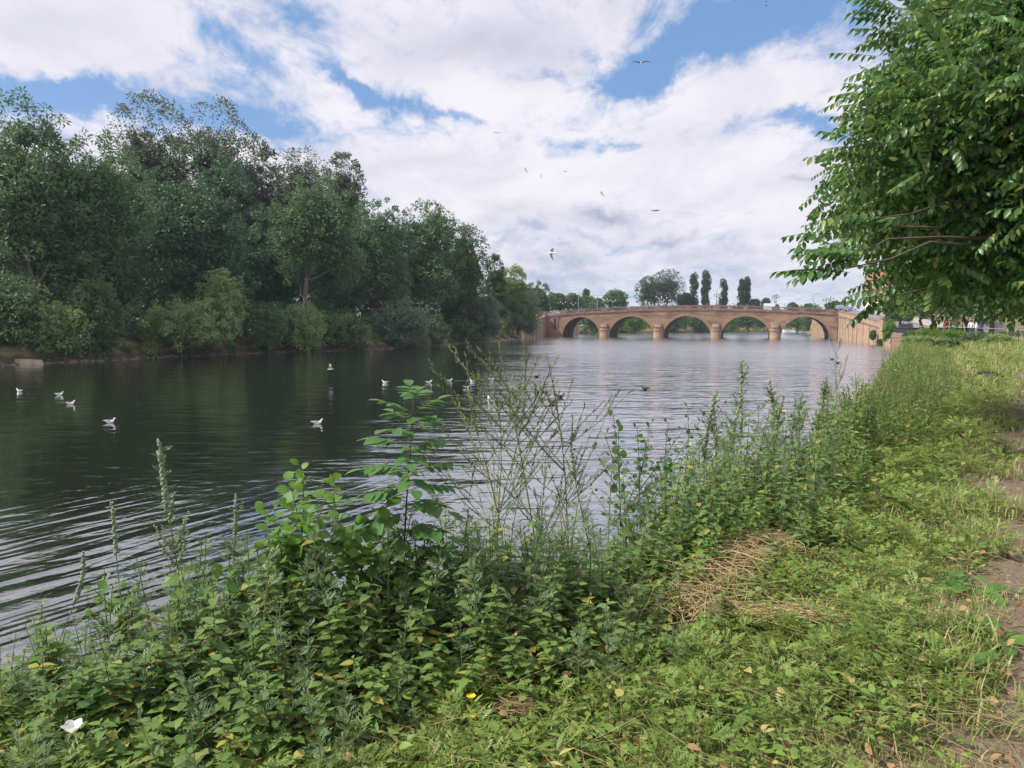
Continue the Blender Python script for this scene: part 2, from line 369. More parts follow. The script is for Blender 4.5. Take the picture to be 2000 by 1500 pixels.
ms_ = N(t, 'ShaderNodeMapping'); ms_.inputs['Scale'].default_value = (.2, 1, 1); L(t, mr.outputs[0], ms_.inputs[0]); w5 = noise(t, ms_.outputs[0], 1.9, 2, .45, .5).outputs[0]
nearl = math_(t, 'MULTIPLY', smooth(t, s.outputs[1], 23, 13), smooth(t, s.outputs[0], 1.0, -4.0))
hgt = math_(t, 'ADD', math_(t, 'MULTIPLY', hgt, math_(t, 'SUBTRACT', 1.0, math_(t, 'MULTIPLY', nearl, .8))), math_(t, 'MULTIPLY', math_(t, 'MULTIPLY', w5, nearl), 1.3))
hgt = math_(t, 'ADD', hgt, math_(t, 'MULTIPLY', w3, .12)); hgt = math_(t, 'ADD', hgt, math_(t, 'MULTIPLY', w4, .05))
# wind: stronger on the open water to the right, sheltered below the left-bank trees
wind = math_(t, 'ADD', s.outputs[0], math_(t, 'MULTIPLY', noise(t, P, .06, 3).outputs[0], 30))
wind = math_(t, 'SUBTRACT', wind, math_(t, 'MULTIPLY', s.outputs[1], .02))
amp = math_(t, 'ADD', math_(t, 'MULTIPLY', smooth(t, wind, 4, 30), .15), .055)
amp = math_(t, 'MULTIPLY', amp, math_(t, 'ADD', math_(t, 'MULTIPLY', noise(t, P, .12, 3).outputs[0], 1.0), .5))
bp = N(t, 'ShaderNodeBump'); bp.inputs['Strength'].default_value = 1.0
L(t, math_(t, 'MULTIPLY', hgt, amp), bp.inputs['Height']); bp.inputs['Distance'].default_value = 1.0
L(t, bp.outputs[0], b.inputs['Normal'])
b.inputs['Base Color'].default_value = (.022,.017,.012,1); dist = vmath(t, 'LENGTH', P)
rgh = math_(t, 'MULTIPLY', smooth(t, dist, 15, 120), math_(t, 'ADD', math_(t, 'MULTIPLY', smooth(t, wind, 4, 24), .10), .04))
L(t, math_(t, 'ADD', rgh, .035), b.inputs['Roughness'])
b.inputs['IOR'].default_value = 1.33
gl = N(t, 'ShaderNodeBsdfGlossy'); L(t, math_(t, 'ADD', rgh, .035), gl.inputs['Roughness']); L(t, bp.outputs[0], gl.inputs['Normal']); gl.inputs['Color'].default_value = (.97,.975,.99,1)
fr = N(t, 'ShaderNodeFresnel'); fr.inputs['IOR'].default_value = 1.33; L(t, bp.outputs[0], fr.inputs['Normal'])
df = N(t, 'ShaderNodeBsdfDiffuse'); df.inputs['Color'].default_value = (.012,.013,.009,1)
mx = N(t, 'ShaderNodeMixShader'); L(t, math_(t, 'POWER', fr.outputs[0], .39), mx.inputs[0]); L(t, df.outputs[0], mx.inputs[1]); L(t, gl.outputs[0], mx.inputs[2]); L(t, mx.outputs[0], t.nodes['Material Output'].inputs[0])
b.inputs['Specular IOR Level'].default_value = .5
mb = MB(); mb.add([(-2500,-700,0),(1200,-700,0),(1200,600,0),(-2500,600,0)], [(0,1,2,3)])
tag(mb.build('river_water', m), kind='structure')

# ---------------------------------------------------------------- bridge
BO = np.array((26.0, 208.0, 0)); BE = np.array((.951, -.309, 0)); BN = np.array((.309, .951, 0))
ANG = math.atan2(-.309, .951); BT = 13.0
bridge = empty('stone_bridge', BO, ANG, 'long red sandstone road bridge of five round arches across the river', 'bridge')
def bw(s, t, z): return BO + BE*s + BN*t + np.array((0, 0, z))
def zs(s): return 7.45 - 1.3*((s-23)/35.0)**2          # string course
ARCH = [(-12.1,-1.45,5.65),(1.45,13.6,5.8),(16.4,28.9,5.9),(31.7,43.9,5.8),(46.7,58.4,5.6)]
def soff(s, k):
    a, b_, c = ARCH[k]; m_ = (a+b_)/2; r = (b_-a)/2; return .25 + (c-.25)*np.sqrt(np.clip(1-((s-m_)/r)**2, 0, 1))
S0, S1 = -17.0, 63.0
mb = MB()
def strip(a, bq, fb, ft):
    n = max(2, int((bq-a)/.3)+1); s_ = np.linspace(a, bq, n)
    if fb is not None: s_ = (a+bq)/2 - np.cos(np.linspace(0, math.pi, 49))*(bq-a)/2; n = 49
    lo = fb(s_) if fb is not None else np.full(n, -1.5); hi = ft(s_)
    for y_, fl in ((0, False), (BT, True)):
        v = np.concatenate([np.stack([s_, np.full(n, y_), lo], 1), np.stack([s_, np.full(n, y_), hi], 1)])
        i = np.arange(n-1); f = np.stack([i, i+1, i+1+n, i+n], 1); mb.add(v, f[:, ::-1] if fl else f)
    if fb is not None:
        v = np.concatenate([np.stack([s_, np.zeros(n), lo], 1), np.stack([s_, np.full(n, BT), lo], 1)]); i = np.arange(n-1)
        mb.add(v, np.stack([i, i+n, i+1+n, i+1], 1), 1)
edges = [S0] + [q for a in ARCH for q in a[:2]] + [S1]
for k in range(6):
    strip(edges[2*k], edges[2*k+1], None, lambda s: zs(s))
for k in range(5): strip(ARCH[k][0], ARCH[k][1], lambda s, k=k: soff(s, k), lambda s: zs(s))
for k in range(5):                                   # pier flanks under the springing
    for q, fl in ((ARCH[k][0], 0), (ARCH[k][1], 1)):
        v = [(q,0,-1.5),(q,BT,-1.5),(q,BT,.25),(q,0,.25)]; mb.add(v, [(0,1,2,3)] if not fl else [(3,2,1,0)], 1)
for q, fl in ((S0, 1), (S1, 0)):
    mb.add([(q,0,-1.5),(q,BT,-1.5),(q,BT,zs(q)),(q,0,zs(q))], [(3,2,1,0)] if fl else [(0,1,2,3)])
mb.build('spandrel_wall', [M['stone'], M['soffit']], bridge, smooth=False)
# deck
s_ = np.linspace(S0-22, S1+8, 60); mb = MB(); n = 60
zd = np.where(s_ < S0, zs(S0)+.0*s_, np.where(s_ > S1, zs(S1), zs(s_)))+.12
v = np.concatenate([np.stack([s_, np.full(n, .5), zd], 1), np.stack([s_, np.full(n, BT-.5), zd], 1)]); i = np.arange(n-1)
mb.add(v, np.stack([i, i+1, i+1+n, i+n], 1)); mb.build('deck', M['asphalt'], bridge)
for k in range(5):
    a, b_, c = ARCH[k]; m_ = (a+b_)/2; r = (b_-a)/2; mb = MB(); nv = 31
    for j in range(nv):
        th0 = math.pi*(j+.04)/nv; th1 = math.pi*(j+.96)/nv; t_ = .95 if j == nv//2 else .72
        q = []
        for th in (th0, th1):
            q.append((m_-r*math.cos(th), .25+(c-.25)*math.sin(th))); q.append((m_-(r+t_)*math.cos(th), .25+(c-.25+t_)*math.sin(th)))
        (x0,z0),(x1,z1),(x2,z2),(x3,z3) = q; y0 = -.07 if j != nv//2 else -.14
        v = [(x0,y0,z0),(x1,y0,z1),(x3,y0,z3),(x2,y0,z2),(x0,.3,z0+.004),(x1,.3,z1),(x3,.3,z3),(x2,.3,z2+.004)]
        mb.add(v, [(3,2,1,0),(0,1,5,4),(1,2,6,5),(2,3,7,6),(3,0,4,7)])
    mb.build('arch_ring', M['voussoir'], bridge, smooth=False)
# piers with cutwaters
for k in range(4):
    c = (ARCH[k][1]+ARCH[k+1][0])/2; mb = MB()
    def cut(z0, z1, w0, w1, p0, p1, mat=0):
        v = []
        for z, w_, p in ((z0, w0, p0), (z1, w1, p1)):
            v += [(c-w_, .0, z), (c-w_*.72, -p*.8, z), (c-w_*.3, -p, z), (c+w_*.3, -p, z), (c+w_*.72, -p*.8, z), (c+w_, .0, z)]
        f = [(i, i+1, i+7, i+6) for i in range(5)] + [(6,7,8,9)] + [(6,9,10,11)] ; mb.add(v, f, mat)
    cut(-1.5, 1.9, 1.40, 1.34, 1.5, 1.4, 0); cut(1.9, 2.05, 1.5, 1.5, 1.55, 1.55, 1); cut(2.05, 2.75, 1.3, 1.24, 1.3, 1.2, 0)
    cut(2.75, 2.9, 1.42, 1.42, 1.45, 1.45, 1); cut(2.9, 3.9, 1.2, 1.05, 1.15, .35, 1)
    mb.build('pier', [M['buff'], M['stone_dark']], bridge, smooth=False)
# string course, parapets, balusters, dado piers
def ribbon(mb, s_, y0, y1, z0f, z1f, mat=0):
    for a, b_ in zip(s_[:-1], s_[1:]):
        v = [(a,y0,z0f(a)),(b_,y0,z0f(b_)),(b_,y1,z0f(b_)),(a,y1,z0f(a)),(a,y0,z1f(a)),(b_,y0,z1f(b_)),(b_,y1,z1f(b_)),(a,y1,z1f(a))]
        mb.add(v, [(0,3,2,1),(4,5,6,7),(0,1,5,4),(1,2,6,5),(2,3,7,6),(3,0,4,7)], mat)
dado = [-17.5,-12,-6,0,7.5,15,22.6,30.3,37.8,45.3,52,58.5,63.4]
for side in (0, 1):
    y0, y1 = (-.12, .4) if side == 0 else (BT-.4, BT+.12)
    S = np.linspace(-19, 64, 84); mb = MB()
    ribbon(mb, S, y0-.1, y1+.1, lambda s: zs(s), lambda s: zs(s)+.22); ribbon(mb, S, y0, y1, lambda s: zs(s)+.22, lambda s: zs(s)+.50)
    mb.build('string_course', M['stone_dark'], bridge, smooth=False)
    mb = MB(); ribbon(mb, S, y0-.04, y1+.04, lambda s: zs(s)+1.18, lambda s: zs(s)+1.36); mb.build('coping', M['stone_dark'], bridge, smooth=False)
    for i, q in enumerate(dado):
        mb = MB(); wd = .95 if i % 2 else .55
        ribbon(mb, [q-wd, q+wd], y0-.07, y1+.07, lambda s: zs(q)+.225, lambda s: zs(q)+1.42); mb.build('parapet_block', M['stone_dark'], bridge, smooth=False)
    prof = [(0,.13),(.1,.13),(.16,.07),(.3,.12),(.42,.06),(.6,.055),(.68,.11),(.7,.11)]
    for i in range(len(dado)-1):
        a, b_ = dado[i]+1.0, dado[i+1]-1.0; nb = max(3, int((b_-a)/.34)); mb = MB()
        for q in np.linspace(a, b_, nb):
            mb.tube([((q), (y0+y1)/2, zs(q)+.5+h_) for h_, r_ in prof], [r_ for h_, r_ in prof], 6)
        mb.build('balustrade', M['stone_dark'], bridge)
# niches in the abutments: flat dark slabs, the recess shade put into their colour
for q in (-14.3, 60.7):
    mb = MB(); mb.box((q-.35, -.03, 2.2), (q+.35, .2, 4.9)); mb.build('niche', M['joint'], bridge, smooth=False)
    mb = MB(); mb.box((q-.8, -.16, -1.5), (q-.38, .2, 5.3)); mb.box((q+.38, -.16, -1.5), (q+.8, .2, 5.3)); mb.box((q-1.1,-.22,5.3),(q+1.1,.2,5.75))
    mb.build('pilaster', M['stone'], bridge, smooth=False)
# flanking walls
def wallrun(name, label, pts, tops, mat, thick=.7, joints=True, base=-1.5, coping=.22, parapet=0, step=3.2, cat='wall'):
    """a retaining wall along a polyline; x local = run length"""
    root = empty(name, (0, 0, 0), 0, label, cat)
    pts = [np.array((*p, 0.0)) for p in pts]; mb = MB(); cp = MB(); jt = MB(); sc_ = MB()
    acc_ = 0; nxt = step*.5
    for i in range(len(pts)-1):
        a, b_ = pts[i], pts[i+1]; d = b_-a; Ln = np.linalg.norm(d); d /= Ln; nrm = np.array((-d[1], d[0], 0))
        if i < len(pts): pass
        for m__, o0, o1, z0, z1, z0b, z1b in ((mb, 0, thick, base, tops[i], base, tops[i+1]), (cp, -.1, thick+.1, tops[i], tops[i]+coping, tops[i+1], tops[i+1]+coping)):
            v = []
            for (pp, zl, zh) in ((a, z0, z1), (b_, z0b, z1b)):
                for o_ in (o0, o1):
                    for z in (zl, zh): v.append(pp + nrm*o_ + np.array((0, 0, z)))
            m__.add(v, [(0,1,5,4),(2,6,7,3),(1,3,7,5),(0,4,6,2),(0,2,3,1),(4,5,7,6)])
        if parapet:
            v = []
            for pp, zt in ((a, tops[i]), (b_, tops[i+1])):
                for o_ in (.1, .5):
                    for z in (zt-parapet, zt-parapet+.18): v.append(pp + nrm*(o_-.26) + np.array((0, 0, z)))
            sc_.add(v, [(0,1,5,4),(2,6,7,3),(1,3,7,5),(0,4,6,2),(0,2,3,1),(4,5,7,6)])
        while joints and nxt < acc_+Ln:
            q = a + d*(nxt-acc_); tz = tops[i]+(tops[i+1]-tops[i])*((nxt-acc_)/Ln)-parapet
            for z in np.arange(0, tz-.3, .0+max(.5, tz/7)):
                w_ = .10 if int(z*10) % 2 else .17
                v = []
                for e in (-w_*.6, w_*.6):
                    for o_ in (-.04, .05):
                        for zq in (z, z+max(.5, tz/7)): v.append(q + d*e + nrm*o_ + np.array((0, 0, zq)))
                jt.add(v, [(0,1,5,4),(2,6,7,3),(1,3,7,5),(0,4,6,2),(0,2,3,1),(4,5,7,6)])
            nxt += step
        acc_ += Ln
    mb.build('wall_face', M[mat], root, smooth=False); cp.build('coping', M['stone_dark'], root, smooth=False)
    if joints: jt.build('joint_strip', M['joint'], root, smooth=False)
    if parapet: sc_.build('string_course', M['stone_dark'], root, smooth=False)
    return root
wl = bw(-17.0, -.05, 0)
wallrun('wing_wall', 'buff stone wing wall running from the left end of the bridge to the willow', [(wl[0], wl[1]), (8.6, 206), (6, 200), (3.2, 193)][::-1], [4.0, 4.7, 5.3, 6.0][::-1][::-1], 'buff', joints=True, step=2.6)
wr = bw(61.8, -.05, 0)
pr = [(wr[0], wr[1]), (79,179), (75.4,167), (72.7,156), (70,140)]
wallrun('approach_wall', 'tall buff stone retaining wall with dark joints sloping down from the right end of the bridge', pr, [7.3, 6.75, 6.3, 5.6, 4.2], 'buff', parapet=1.15, step=4.2, thick=.6)
wallrun('quay_wall', 'low buff stone river wall below the black railings, half hidden by bushes', [(70,140),(65.8,128),(61,116),(55,105.5),(49,95),(42.5,82.5),(36,70)], [2.85]*7, 'buff', thick=2.1, joints=True, step=9, coping=.12)
mb = MB(); e = empty('gate_pier', (70.2, 139.6, 0), 0, 'square stone pier ending the sloping wall beside the ivy bush', 'pier')
mb.box((-.5,-.5,-1.2),(.5,.5,4.9)); mb.build('shaft', M['buff'], e, smooth=False); mb = MB(); mb.box((-.65,-.65,4.9),(.65,.65,5.15)); mb.build('cap', M['stone_dark'], e, smooth=False)
wl2 = bw(-17, BT, 0)
wallrun('upstream_wall', 'buff wall seen through the leftmost arch beyond the bridge', [(14.6,226),(18.6,238),(22.5,247)], [4.2,3.6,3.0], 'buff', step=3)
wallrun('upstream_quay_wall', 'buff ribbed wall seen through the rightmost arch beyond the bridge', [(91.6,226),(88.4,212),(87.2,202)], [5.2,5.4,5.6], 'buff', step=1.8)

# road and pavement right of the wall
def sheet(name, pts, wl_, wr_, dz, mat):
    mb = MB(); pts = [np.array(p, float) for p in pts]; V = []; K = 10
    P_ = []
    for a, b_ in zip(pts[:-1], pts[1:]):
        for q in np.linspace(0, 1, 12, endpoint=False): P_.append(a+(b_-a)*q)
    P_.append(pts[-1]); P_ = np.array(P_); T_ = np.gradient(P_, axis=0); T_ /= np.linalg.norm(T_, axis=1, keepdims=True)
    Nr = np.stack([T_[:, 1], -T_[:, 0]], 1)
    for o_ in np.linspace(wl_, wr_, K):
        V.append(P_ + Nr*o_)
    V = np.stack(V, 1); z = H(V[..., 0], V[..., 1]) + dz
    n = len(P_); i = (np.arange(n-1)[:, None]*K + np.arange(K-1)[None, :]).ravel()
    mb.add(np.concatenate([V, z[..., None]], -1).reshape(-1, 3), np.stack([i, i+1, i+K+1, i+K], -1)); return tag(mb.build(name, mat), kind='structure')
sheet('road', [(92,196),(86,178),(82,158),(79,140),(73,118),(66,100),(58,84)], 0, 9, .06, M['asphalt'])
sheet('pavement', [(92,196),(86,178),(82,158),(79,140),(73,118),(66,100),(58,84)], -5.5, -.05, .14, M['paving'])
# ---------------------------------------------------------------- trees
def blade(rows, fold=.1, droop=.15, tip=True):
    """leaf: rows of (t, half width); quads either side of a midrib"""
    T = MB(); v = []
    for t_, w_ in rows:
        z = -droop*t_*t_
        v += [(-w_, t_, z+fold*w_*2), (0, t_, z), (w_, t_, z+fold*w_*2)]
    f = []
    for i in range(len(rows)-1):
        a = i*3; f += [(a, a+1, a+4, a+3), (a+1, a+2, a+5, a+4)]
    T.add(v, f); return T
LEAF2 = MB(); LEAF2.add([(0,0,0),(.3,.45,.06),(0,1,-.05),(-.3,.45,.06)], [(0,1,2),(0,2,3)])
LEAFN = MB(); LEAFN.add([(0,0,0),(.16,.4,.04),(0,1,-.08),(-.16,.4,.04)], [(0,1,2),(0,2,3)])
SPRIG = MB()
for a_, y_, s_ in ((0, .5, .55), (50, .1, .55), (-50, .1, .55), (60, .4, .5), (-60, .4, .5)):
    c_, q_ = math.cos(R(a_)), math.sin(R(a_)); SPRIG.add([(q_*t*s_ + c_*w_*s_*.5, y_ + c_*t*s_ - q_*w_*s_*.5, z) for w_, t, z in ((0,0,0),(.5,.5,.05),(0,1,-.06),(-.5,.5,.05))], [(0,1,2),(0,2,3)])
def puff_leaves(mb, C_, pr, n, T, size, flat=.8, up=.5, droop=0.0, jit=.6):
    """n leaves round each puff centre C_ (k,3) of radius pr (k,)"""
    k = len(C_); idx = np.repeat(np.arange(k), n)
    d = rdir(len(idx), .15); r_ = pr[idx]*(.35+.65*rng.random(len(idx))**.45)
    P_ = C_[idx] + d*r_[:, None]*np.array((1, 1, flat))
    A = d*np.array((1, 1, .5)) + rng.normal(size=d.shape)*jit; A[:, 2] -= droop
    Nn = d*.8 + np.array((0, 0, up)) + rng.normal(size=d.shape)*.4
    mb.inst(T, P_, A, Nn, size*(.65+.7*rng.random(len(idx))))
def wander(p0, p1, n=5, amp=.08):
    p0, p1 = np.array(p0, float), np.array(p1, float); t_ = np.linspace(0, 1, n)[:, None]; Ln = np.linalg.norm(p1-p0)
    q = p0 + (p1-p0)*t_; q[1:-1] += rng.normal(size=(n-2, 3))*amp*Ln*.6
    q[:, 2] += np.sin(t_[:, 0]*math.pi)*Ln*.05
    return q
def tree(name, label, u, d, vt, vb, hw, kind, lf, seed, group=None, leaf=.40, n=24000, bark='bark', cat='tree', base_u=None, lean=0, trunk_r=None, zbase=None, nlimb=26, flat=.75):
    global rng
    rng = np.random.default_rng(seed)
    ct = at(u, (vt+vb)/2, d); rx = hw*d/FPX; zt = at(u, vt, d)[2]; zb = at(u, vb, d)[2]; rz = (zt-zb)/2
    bx = xof(base_u if base_u is not None else u, d); zg = float(H(bx, d)) if zbase is None else zbase
    e = empty(name, (bx, d, zg-.1), 0, label, cat, group); off = np.array((bx, d, zg-.1))
    c = ct - off
    ry = rx*.9
    if kind == 'poplar':
        k = 46; q = rng.random(k); z = q*2-1; rr = np.sqrt(np.clip(1-np.abs(z*.92)**2.6, .03, 1)); th = rng.random(k)*2*math.pi
        C_ = np.stack([c[0]+np.cos(th)*rx*rr*.55, c[1]+np.sin(th)*rx*rr*.55, c[2]+z*rz*.93], 1); pr = rx*(.42+.25*rng.random(k)); fl = 1.5; T = LEAF2
    else:
        k = {'dense': 80, 'dome': 90, 'sparse': 150, 'shrub': 95, 'feather': 110, 'willow': 90}[kind]
        dd = rdir(k, .1); rad = rng.random(k)**(.42 if kind != 'sparse' else .55)
        und = 1 + .16*np.sin(dd[:, 0]*5+seed)+.13*np.cos(dd[:, 1]*6+seed*2) + .10*np.sin(dd[:, 2]*9+seed)
        low = dd[:, 2] < .2; hl = np.linalg.norm(dd[:, :2], axis=1, keepdims=True)
        if kind in ('dome', 'dense', 'feather', 'sparse', 'willow', 'shrub'): dd[:, :2] = np.where(low[:, None], dd[:, :2]/np.maximum(hl, .2)*(.85+.15*hl), dd[:, :2]); dd[:, 2] = np.where(dd[:, 2] < 0, dd[:, 2]*1.25, dd[:, 2])
        und /= np.percentile(und, 97)
        C_ = c + dd*rad[:, None]*und[:, None]*np.array((rx*.84, ry*.84, rz*.86))
        b_ = {'dense': .22, 'dome': .22, 'sparse': .105, 'shrub': .19, 'feather': .15, 'willow': .17}[kind]
        pr = min(rx, rz*1.1)*b_*1.12*(.6+.8*rng.random(k)); fl = {'sparse': 1.25, 'dome': .5, 'feather': 1.0}.get(kind, flat)
        T = {'willow': LEAFN, 'feather': LEAFN}.get(kind, LEAF2)
        C_[:, 2] = np.maximum(C_[:, 2], np.maximum(H(C_[:, 0]+off[0], C_[:, 1]+off[1])+.25, .3)-off[2]) if kind == 'shrub' else np.maximum(C_[:, 2], .8)
    mb = MB(); per = max(40, int(n/len(C_)))
    puff_leaves(mb, C_, pr, per, T, leaf*(1.45 if T is LEAFN else 1), fl, .5, .5 if kind in ('willow',) else .1)
    if kind in ('dense', 'dome', 'feather', 'shrub', 'willow'):
        ki = 22; d3 = rdir(ki); I_ = c + d3*(rng.random(ki)**.5)[:, None]*np.array((rx, ry, rz))*.66; I_[:, 2] = np.maximum(I_[:, 2], .5); puff_leaves(mb, I_, min(rx, rz)*(.26+.12*rng.random(ki)), int(n*.35/ki), T, leaf*1.5, .85)
    if kind == 'sparse':
        ki = 40; d3 = rdir(ki); I_ = c + d3*(rng.random(ki)**.5)[:, None]*np.array((rx, ry, rz))*.8; puff_leaves(mb, I_, min(rx, rz)*(.22+.12*rng.random(ki)), int(n*.38/ki), T, leaf*.9, 1.1)
    # outlying sprays that break the outline
    k2 = int(len(C_)*1.1); dd = rdir(k2, .45); und = .93 + (.13 if kind != 'shrub' else .30)*rng.random(k2)
    if kind != 'poplar':
        O = c + dd*und[:, None]*np.array((rx, ry, rz))*.97; O[:, 2] = np.maximum(O[:, 2], np.maximum(H(O[:, 0]+off[0], O[:, 1]+off[1])+.15, .2)-off[2])
        puff_leaves(mb, O, min(rx, rz)*(.05+.06*rng.random(k2))*(1.5 if kind == 'shrub' else 1), max(10, per//7), T, leaf*(1.3 if T is LEAFN else .95), 1.2, .3)
    mb.build('crown', M[lf], e)
    tb = MB(); tr_ = trunk_r or max(.14, rz*.045)
    top = c + np.array((lean, 0, rz*.35)); st = wander((0, 0, -.3), top, 8, .035 if kind != 'shrub' else .1)
    tb.tube(st, np.linspace(tr_*1.15, tr_*.25, 8), 7)
    if kind != 'poplar':
        sel = rng.permutation(len(C_))[:nlimb]
        for i in sel:
            j = min(6, max(1, int(np.clip((C_[i][2]-.25*rz)/max(top[2], .1), .15, .8)*7)))
            tb.tube(wander(st[j], C_[i], 5, .1), np.linspace(tr_*.42, tr_*.06, 5), 4)
    tb.build('trunk', M[bark], e)
    return e
GL = 'trees along the left bank'
TR = [ # name,label,u,d,vt,vb,hw,kind,lf,kw
 ('broadleaf_tree','feathery dark tree cut off by the left edge of the photo',-70,92,200,690,150,'feather','lf_left',{}),
 ('broadleaf_tree','tall feathery tree at far left with layered fronds against the blue sky',60,86,192,670,125,'feather','lf_left',dict(bark='bark_pale')),
 ('broadleaf_tree','feathery tree between the far left tree and the tall airy poplars',195,93,262,640,105,'feather','lf_left',dict(bark='bark_pale')),
 ('broadleaf_tree','low dark tree filling in under the far left feathery trees',110,98,330,650,150,'dense','lf_left',{}),
 ('airy_poplar','tallest airy grey-green poplar rising behind the dark dome chestnut',300,126,176,560,88,'sparse','lf_grey',{}),
 ('airy_poplar','second airy grey-green poplar, its top right of the tallest one',425,128,196,560,82,'sparse','lf_grey',{}),
 ('airy_poplar','shorter airy poplar sloping down to the right of the dark dome chestnut',500,132,262,600,62,'sparse','lf_grey',{}),
 ('chestnut_tree','dense dark dome-shaped chestnut in the middle of the left bank',392,107,280,650,125,'dome','lf_dark',dict(n=36000)),
 ('airy_poplar','airy poplar with sky showing through behind the pale forked trunk',590,140,292,560,78,'sparse','lf_grey',{}),
 ('airy_poplar','thin airy poplar spray leaning right above the pale forked trunk',672,144,300,520,46,'sparse','lf_grey',{}),
 ('broadleaf_tree','dark round tree on a pale forked leaning trunk above the light shrub',622,119,345,575,98,'dense','lf_left',dict(bark='bark_pale', base_u=596, trunk_r=.4, n=26000)),
 ('broadleaf_tree','shadowed tree between the dark chestnut and the pale forked trunk',520,125,400,650,85,'dense','lf_dark',{}),
 ('broadleaf_tree','dark tree right of the pale forked trunk with a reddish upper branch',738,133,388,640,70,'dense','lf_left',{}),
 ('broadleaf_tree','round topped tree with bright holes of sky near its crown top',832,146,394,640,82,'dense','lf_left',{}),
 ('broadleaf_tree','narrow tree on the right shoulder of the round topped tree',905,154,438,640,56,'sparse','lf_mid',dict(n=26000)),
 ('broadleaf_tree','shadowed tree low between the reddish branch tree and the round topped tree',780,150,460,650,80,'dense','lf_dark',{}),
 ('broadleaf_tree','shadowed low tree below the right shoulder of the left bank wood',890,160,500,660,60,'dense','lf_left',{}),
 ('poplar_tree','small pointed tree with a wind bent tip before the bridge trees',968,178,497,650,22,'feather','lf_mid',dict(leaf=.4)),
 ('broadleaf_tree','light green tree tapering down right of the pointed wind bent tree',1000,184,518,650,34,'feather','lf_light',dict(leaf=.4)),
 ('broadleaf_tree','rounded green tree directly left of the parked silver estate car',1048,222,550,632,33,'dense','lf_mid',dict(leaf=.4)),
 ('broadleaf_tree','tree joining the far left feathery trees to the tall airy poplars',248,112,300,650,70,'dense','lf_left',{}),
 ('broadleaf_tree','tree standing in the gap right of the dark dome chestnut',545,138,330,640,60,'dense','lf_left',{}),
 ('broadleaf_tree','tree joining the forked trunk tree to the reddish branch tree',690,142,400,640,60,'dense','lf_mid',{}),
 ('broadleaf_tree','low tree closing the gap behind the pale green willow mound',338,132,420,650,62,'dense','lf_dark',{}),
 ('broadleaf_tree','low tree behind the pale forked trunk',640,150,440,650,60,'dense','lf_left',{}),
 ('willow_tree','silvery willow drooping over the water beside the bridge wing wall',1012,186,560,662,48,'willow','lf_silver',dict(leaf=.34, zbase=1.5)),
 ('willow_tree','grey-green willow shrub left of the silvery willow by the water',945,158,580,663,42,'willow','lf_silver',dict(leaf=.3, zbase=1.5)),
]
for i, (nm, lb, u, d, vt, vb, hw, kd, lf, kw) in enumerate(TR): 
    kw = dict(dict(group=GL if nm == 'broadleaf_tree' else ('airy poplars behind the left bank' if nm == 'airy_poplar' else None)), **kw)
    tree(nm, lb, u, d, vt, vb, hw, kd, lf, 100+i, **kw)
# second stem of the forked tree
GS = 'shrubs at the foot of the left bank'
SH = [
 ('big blue-green shrub at the far left water edge',5,78,545,696,92,'lf_mid'),
 ('leafy green shrub hanging over the dark undercut at far left',105,81,598,700,66,'lf_light'),
 ('upright yellow-green shrub between the far left shrub and the pale willow mound',190,84,556,705,46,'lf_mid'),
 ('large pale green willow mound reaching low over the water',352,93,590,690,112,'lf_light'),
 ('taller back half of the pale green mound, with loose upright tips',432,99,540,680,46,'lf_light'),
 ('dark shrub filling the gap right of the pale green mound',520,104,600,692,36,'lf_left'),
 ('light green bush with streaked upright sprays under the forked trunk',590,108,602,690,44,'lf_light'),
 ('low tangled green bank of weeds between two rounded bushes',668,114,618,684,54,'lf_mid'),
 ('big rounded grey-green bush beside the pale eroded bank',790,124,592,682,66,'lf_silver'),
 ('low right skirt of the rounded grey-green bush over the shingle',845,130,630,676,34,'lf_mid'),
 ('smooth low dark bush above the pale eroded bank',887,150,627,664,40,'lf_left'),
 ('shrub behind the low dark bush where the wood meets the willows',915,162,590,655,34,'lf_mid'),
]
for i, (lb, u, d, vt, vb, hw, lf) in enumerate(SH):
    x_ = xof(u, d); tree('waterside_shrub', lb, u, d, vt, vb, hw, 'shrub', lf, 300+i, group=GS, cat='shrub', leaf=.30, n=17000, nlimb=16, zbase=max(.2, float(H(x_, d))), trunk_r=.1, flat=.8)
# understorey thicket
rng = np.random.default_rng(5)
mb = MB(); pts = []
for a, b_ in zip(LBK[9:18][:-1], LBK[9:18][1:]):
    a, b_ = np.array(a, float), np.array(b_, float); nrm = np.array((-(b_-a)[1], (b_-a)[0])); nrm /= np.linalg.norm(nrm)
    if nrm[0] > 0: nrm = -nrm
    for q in np.arange(0, 1, 2.2/np.linalg.norm(b_-a)):
        for dep, hh in ((5.5, 2.0), (9, 5), (13, 8), (18, 10), (24, 13), (32, 15), (40, 16)):
            p = a+(b_-a)*q + nrm*dep + rng.normal(size=2)*1.0; pts.append((p[0], p[1], float(H(p[0], p[1]))+hh*rng.random()))
pts = np.array(pts); puff_leaves(mb, pts, 1.5+1.1*rng.random(len(pts)), 170, LEAF2, .5, .8)
tag(mb.build('undergrowth', M['lf_dark']), 'dark tangled undergrowth filling the shade beneath the left bank trees', 'undergrowth', kind='stuff')
pts = []
for a, b_ in zip(LBK[8:18][:-1], LBK[8:18][1:]):
    a, b_ = np.array(a, float), np.array(b_, float); nrm = np.array((-(b_-a)[1], (b_-a)[0])); nrm /= np.linalg.norm(nrm)
    if nrm[0] > 0: nrm = -nrm
    n_ = int(np.linalg.norm(b_-a)*2.4); q = rng.random(n_)[:, None]; p = a+(b_-a)*q + nrm*(.5+5*rng.random((n_, 1))); pts.append(np.concatenate([p, (H(p[:, 0], p[:, 1])+.35)[:, None]], 1))
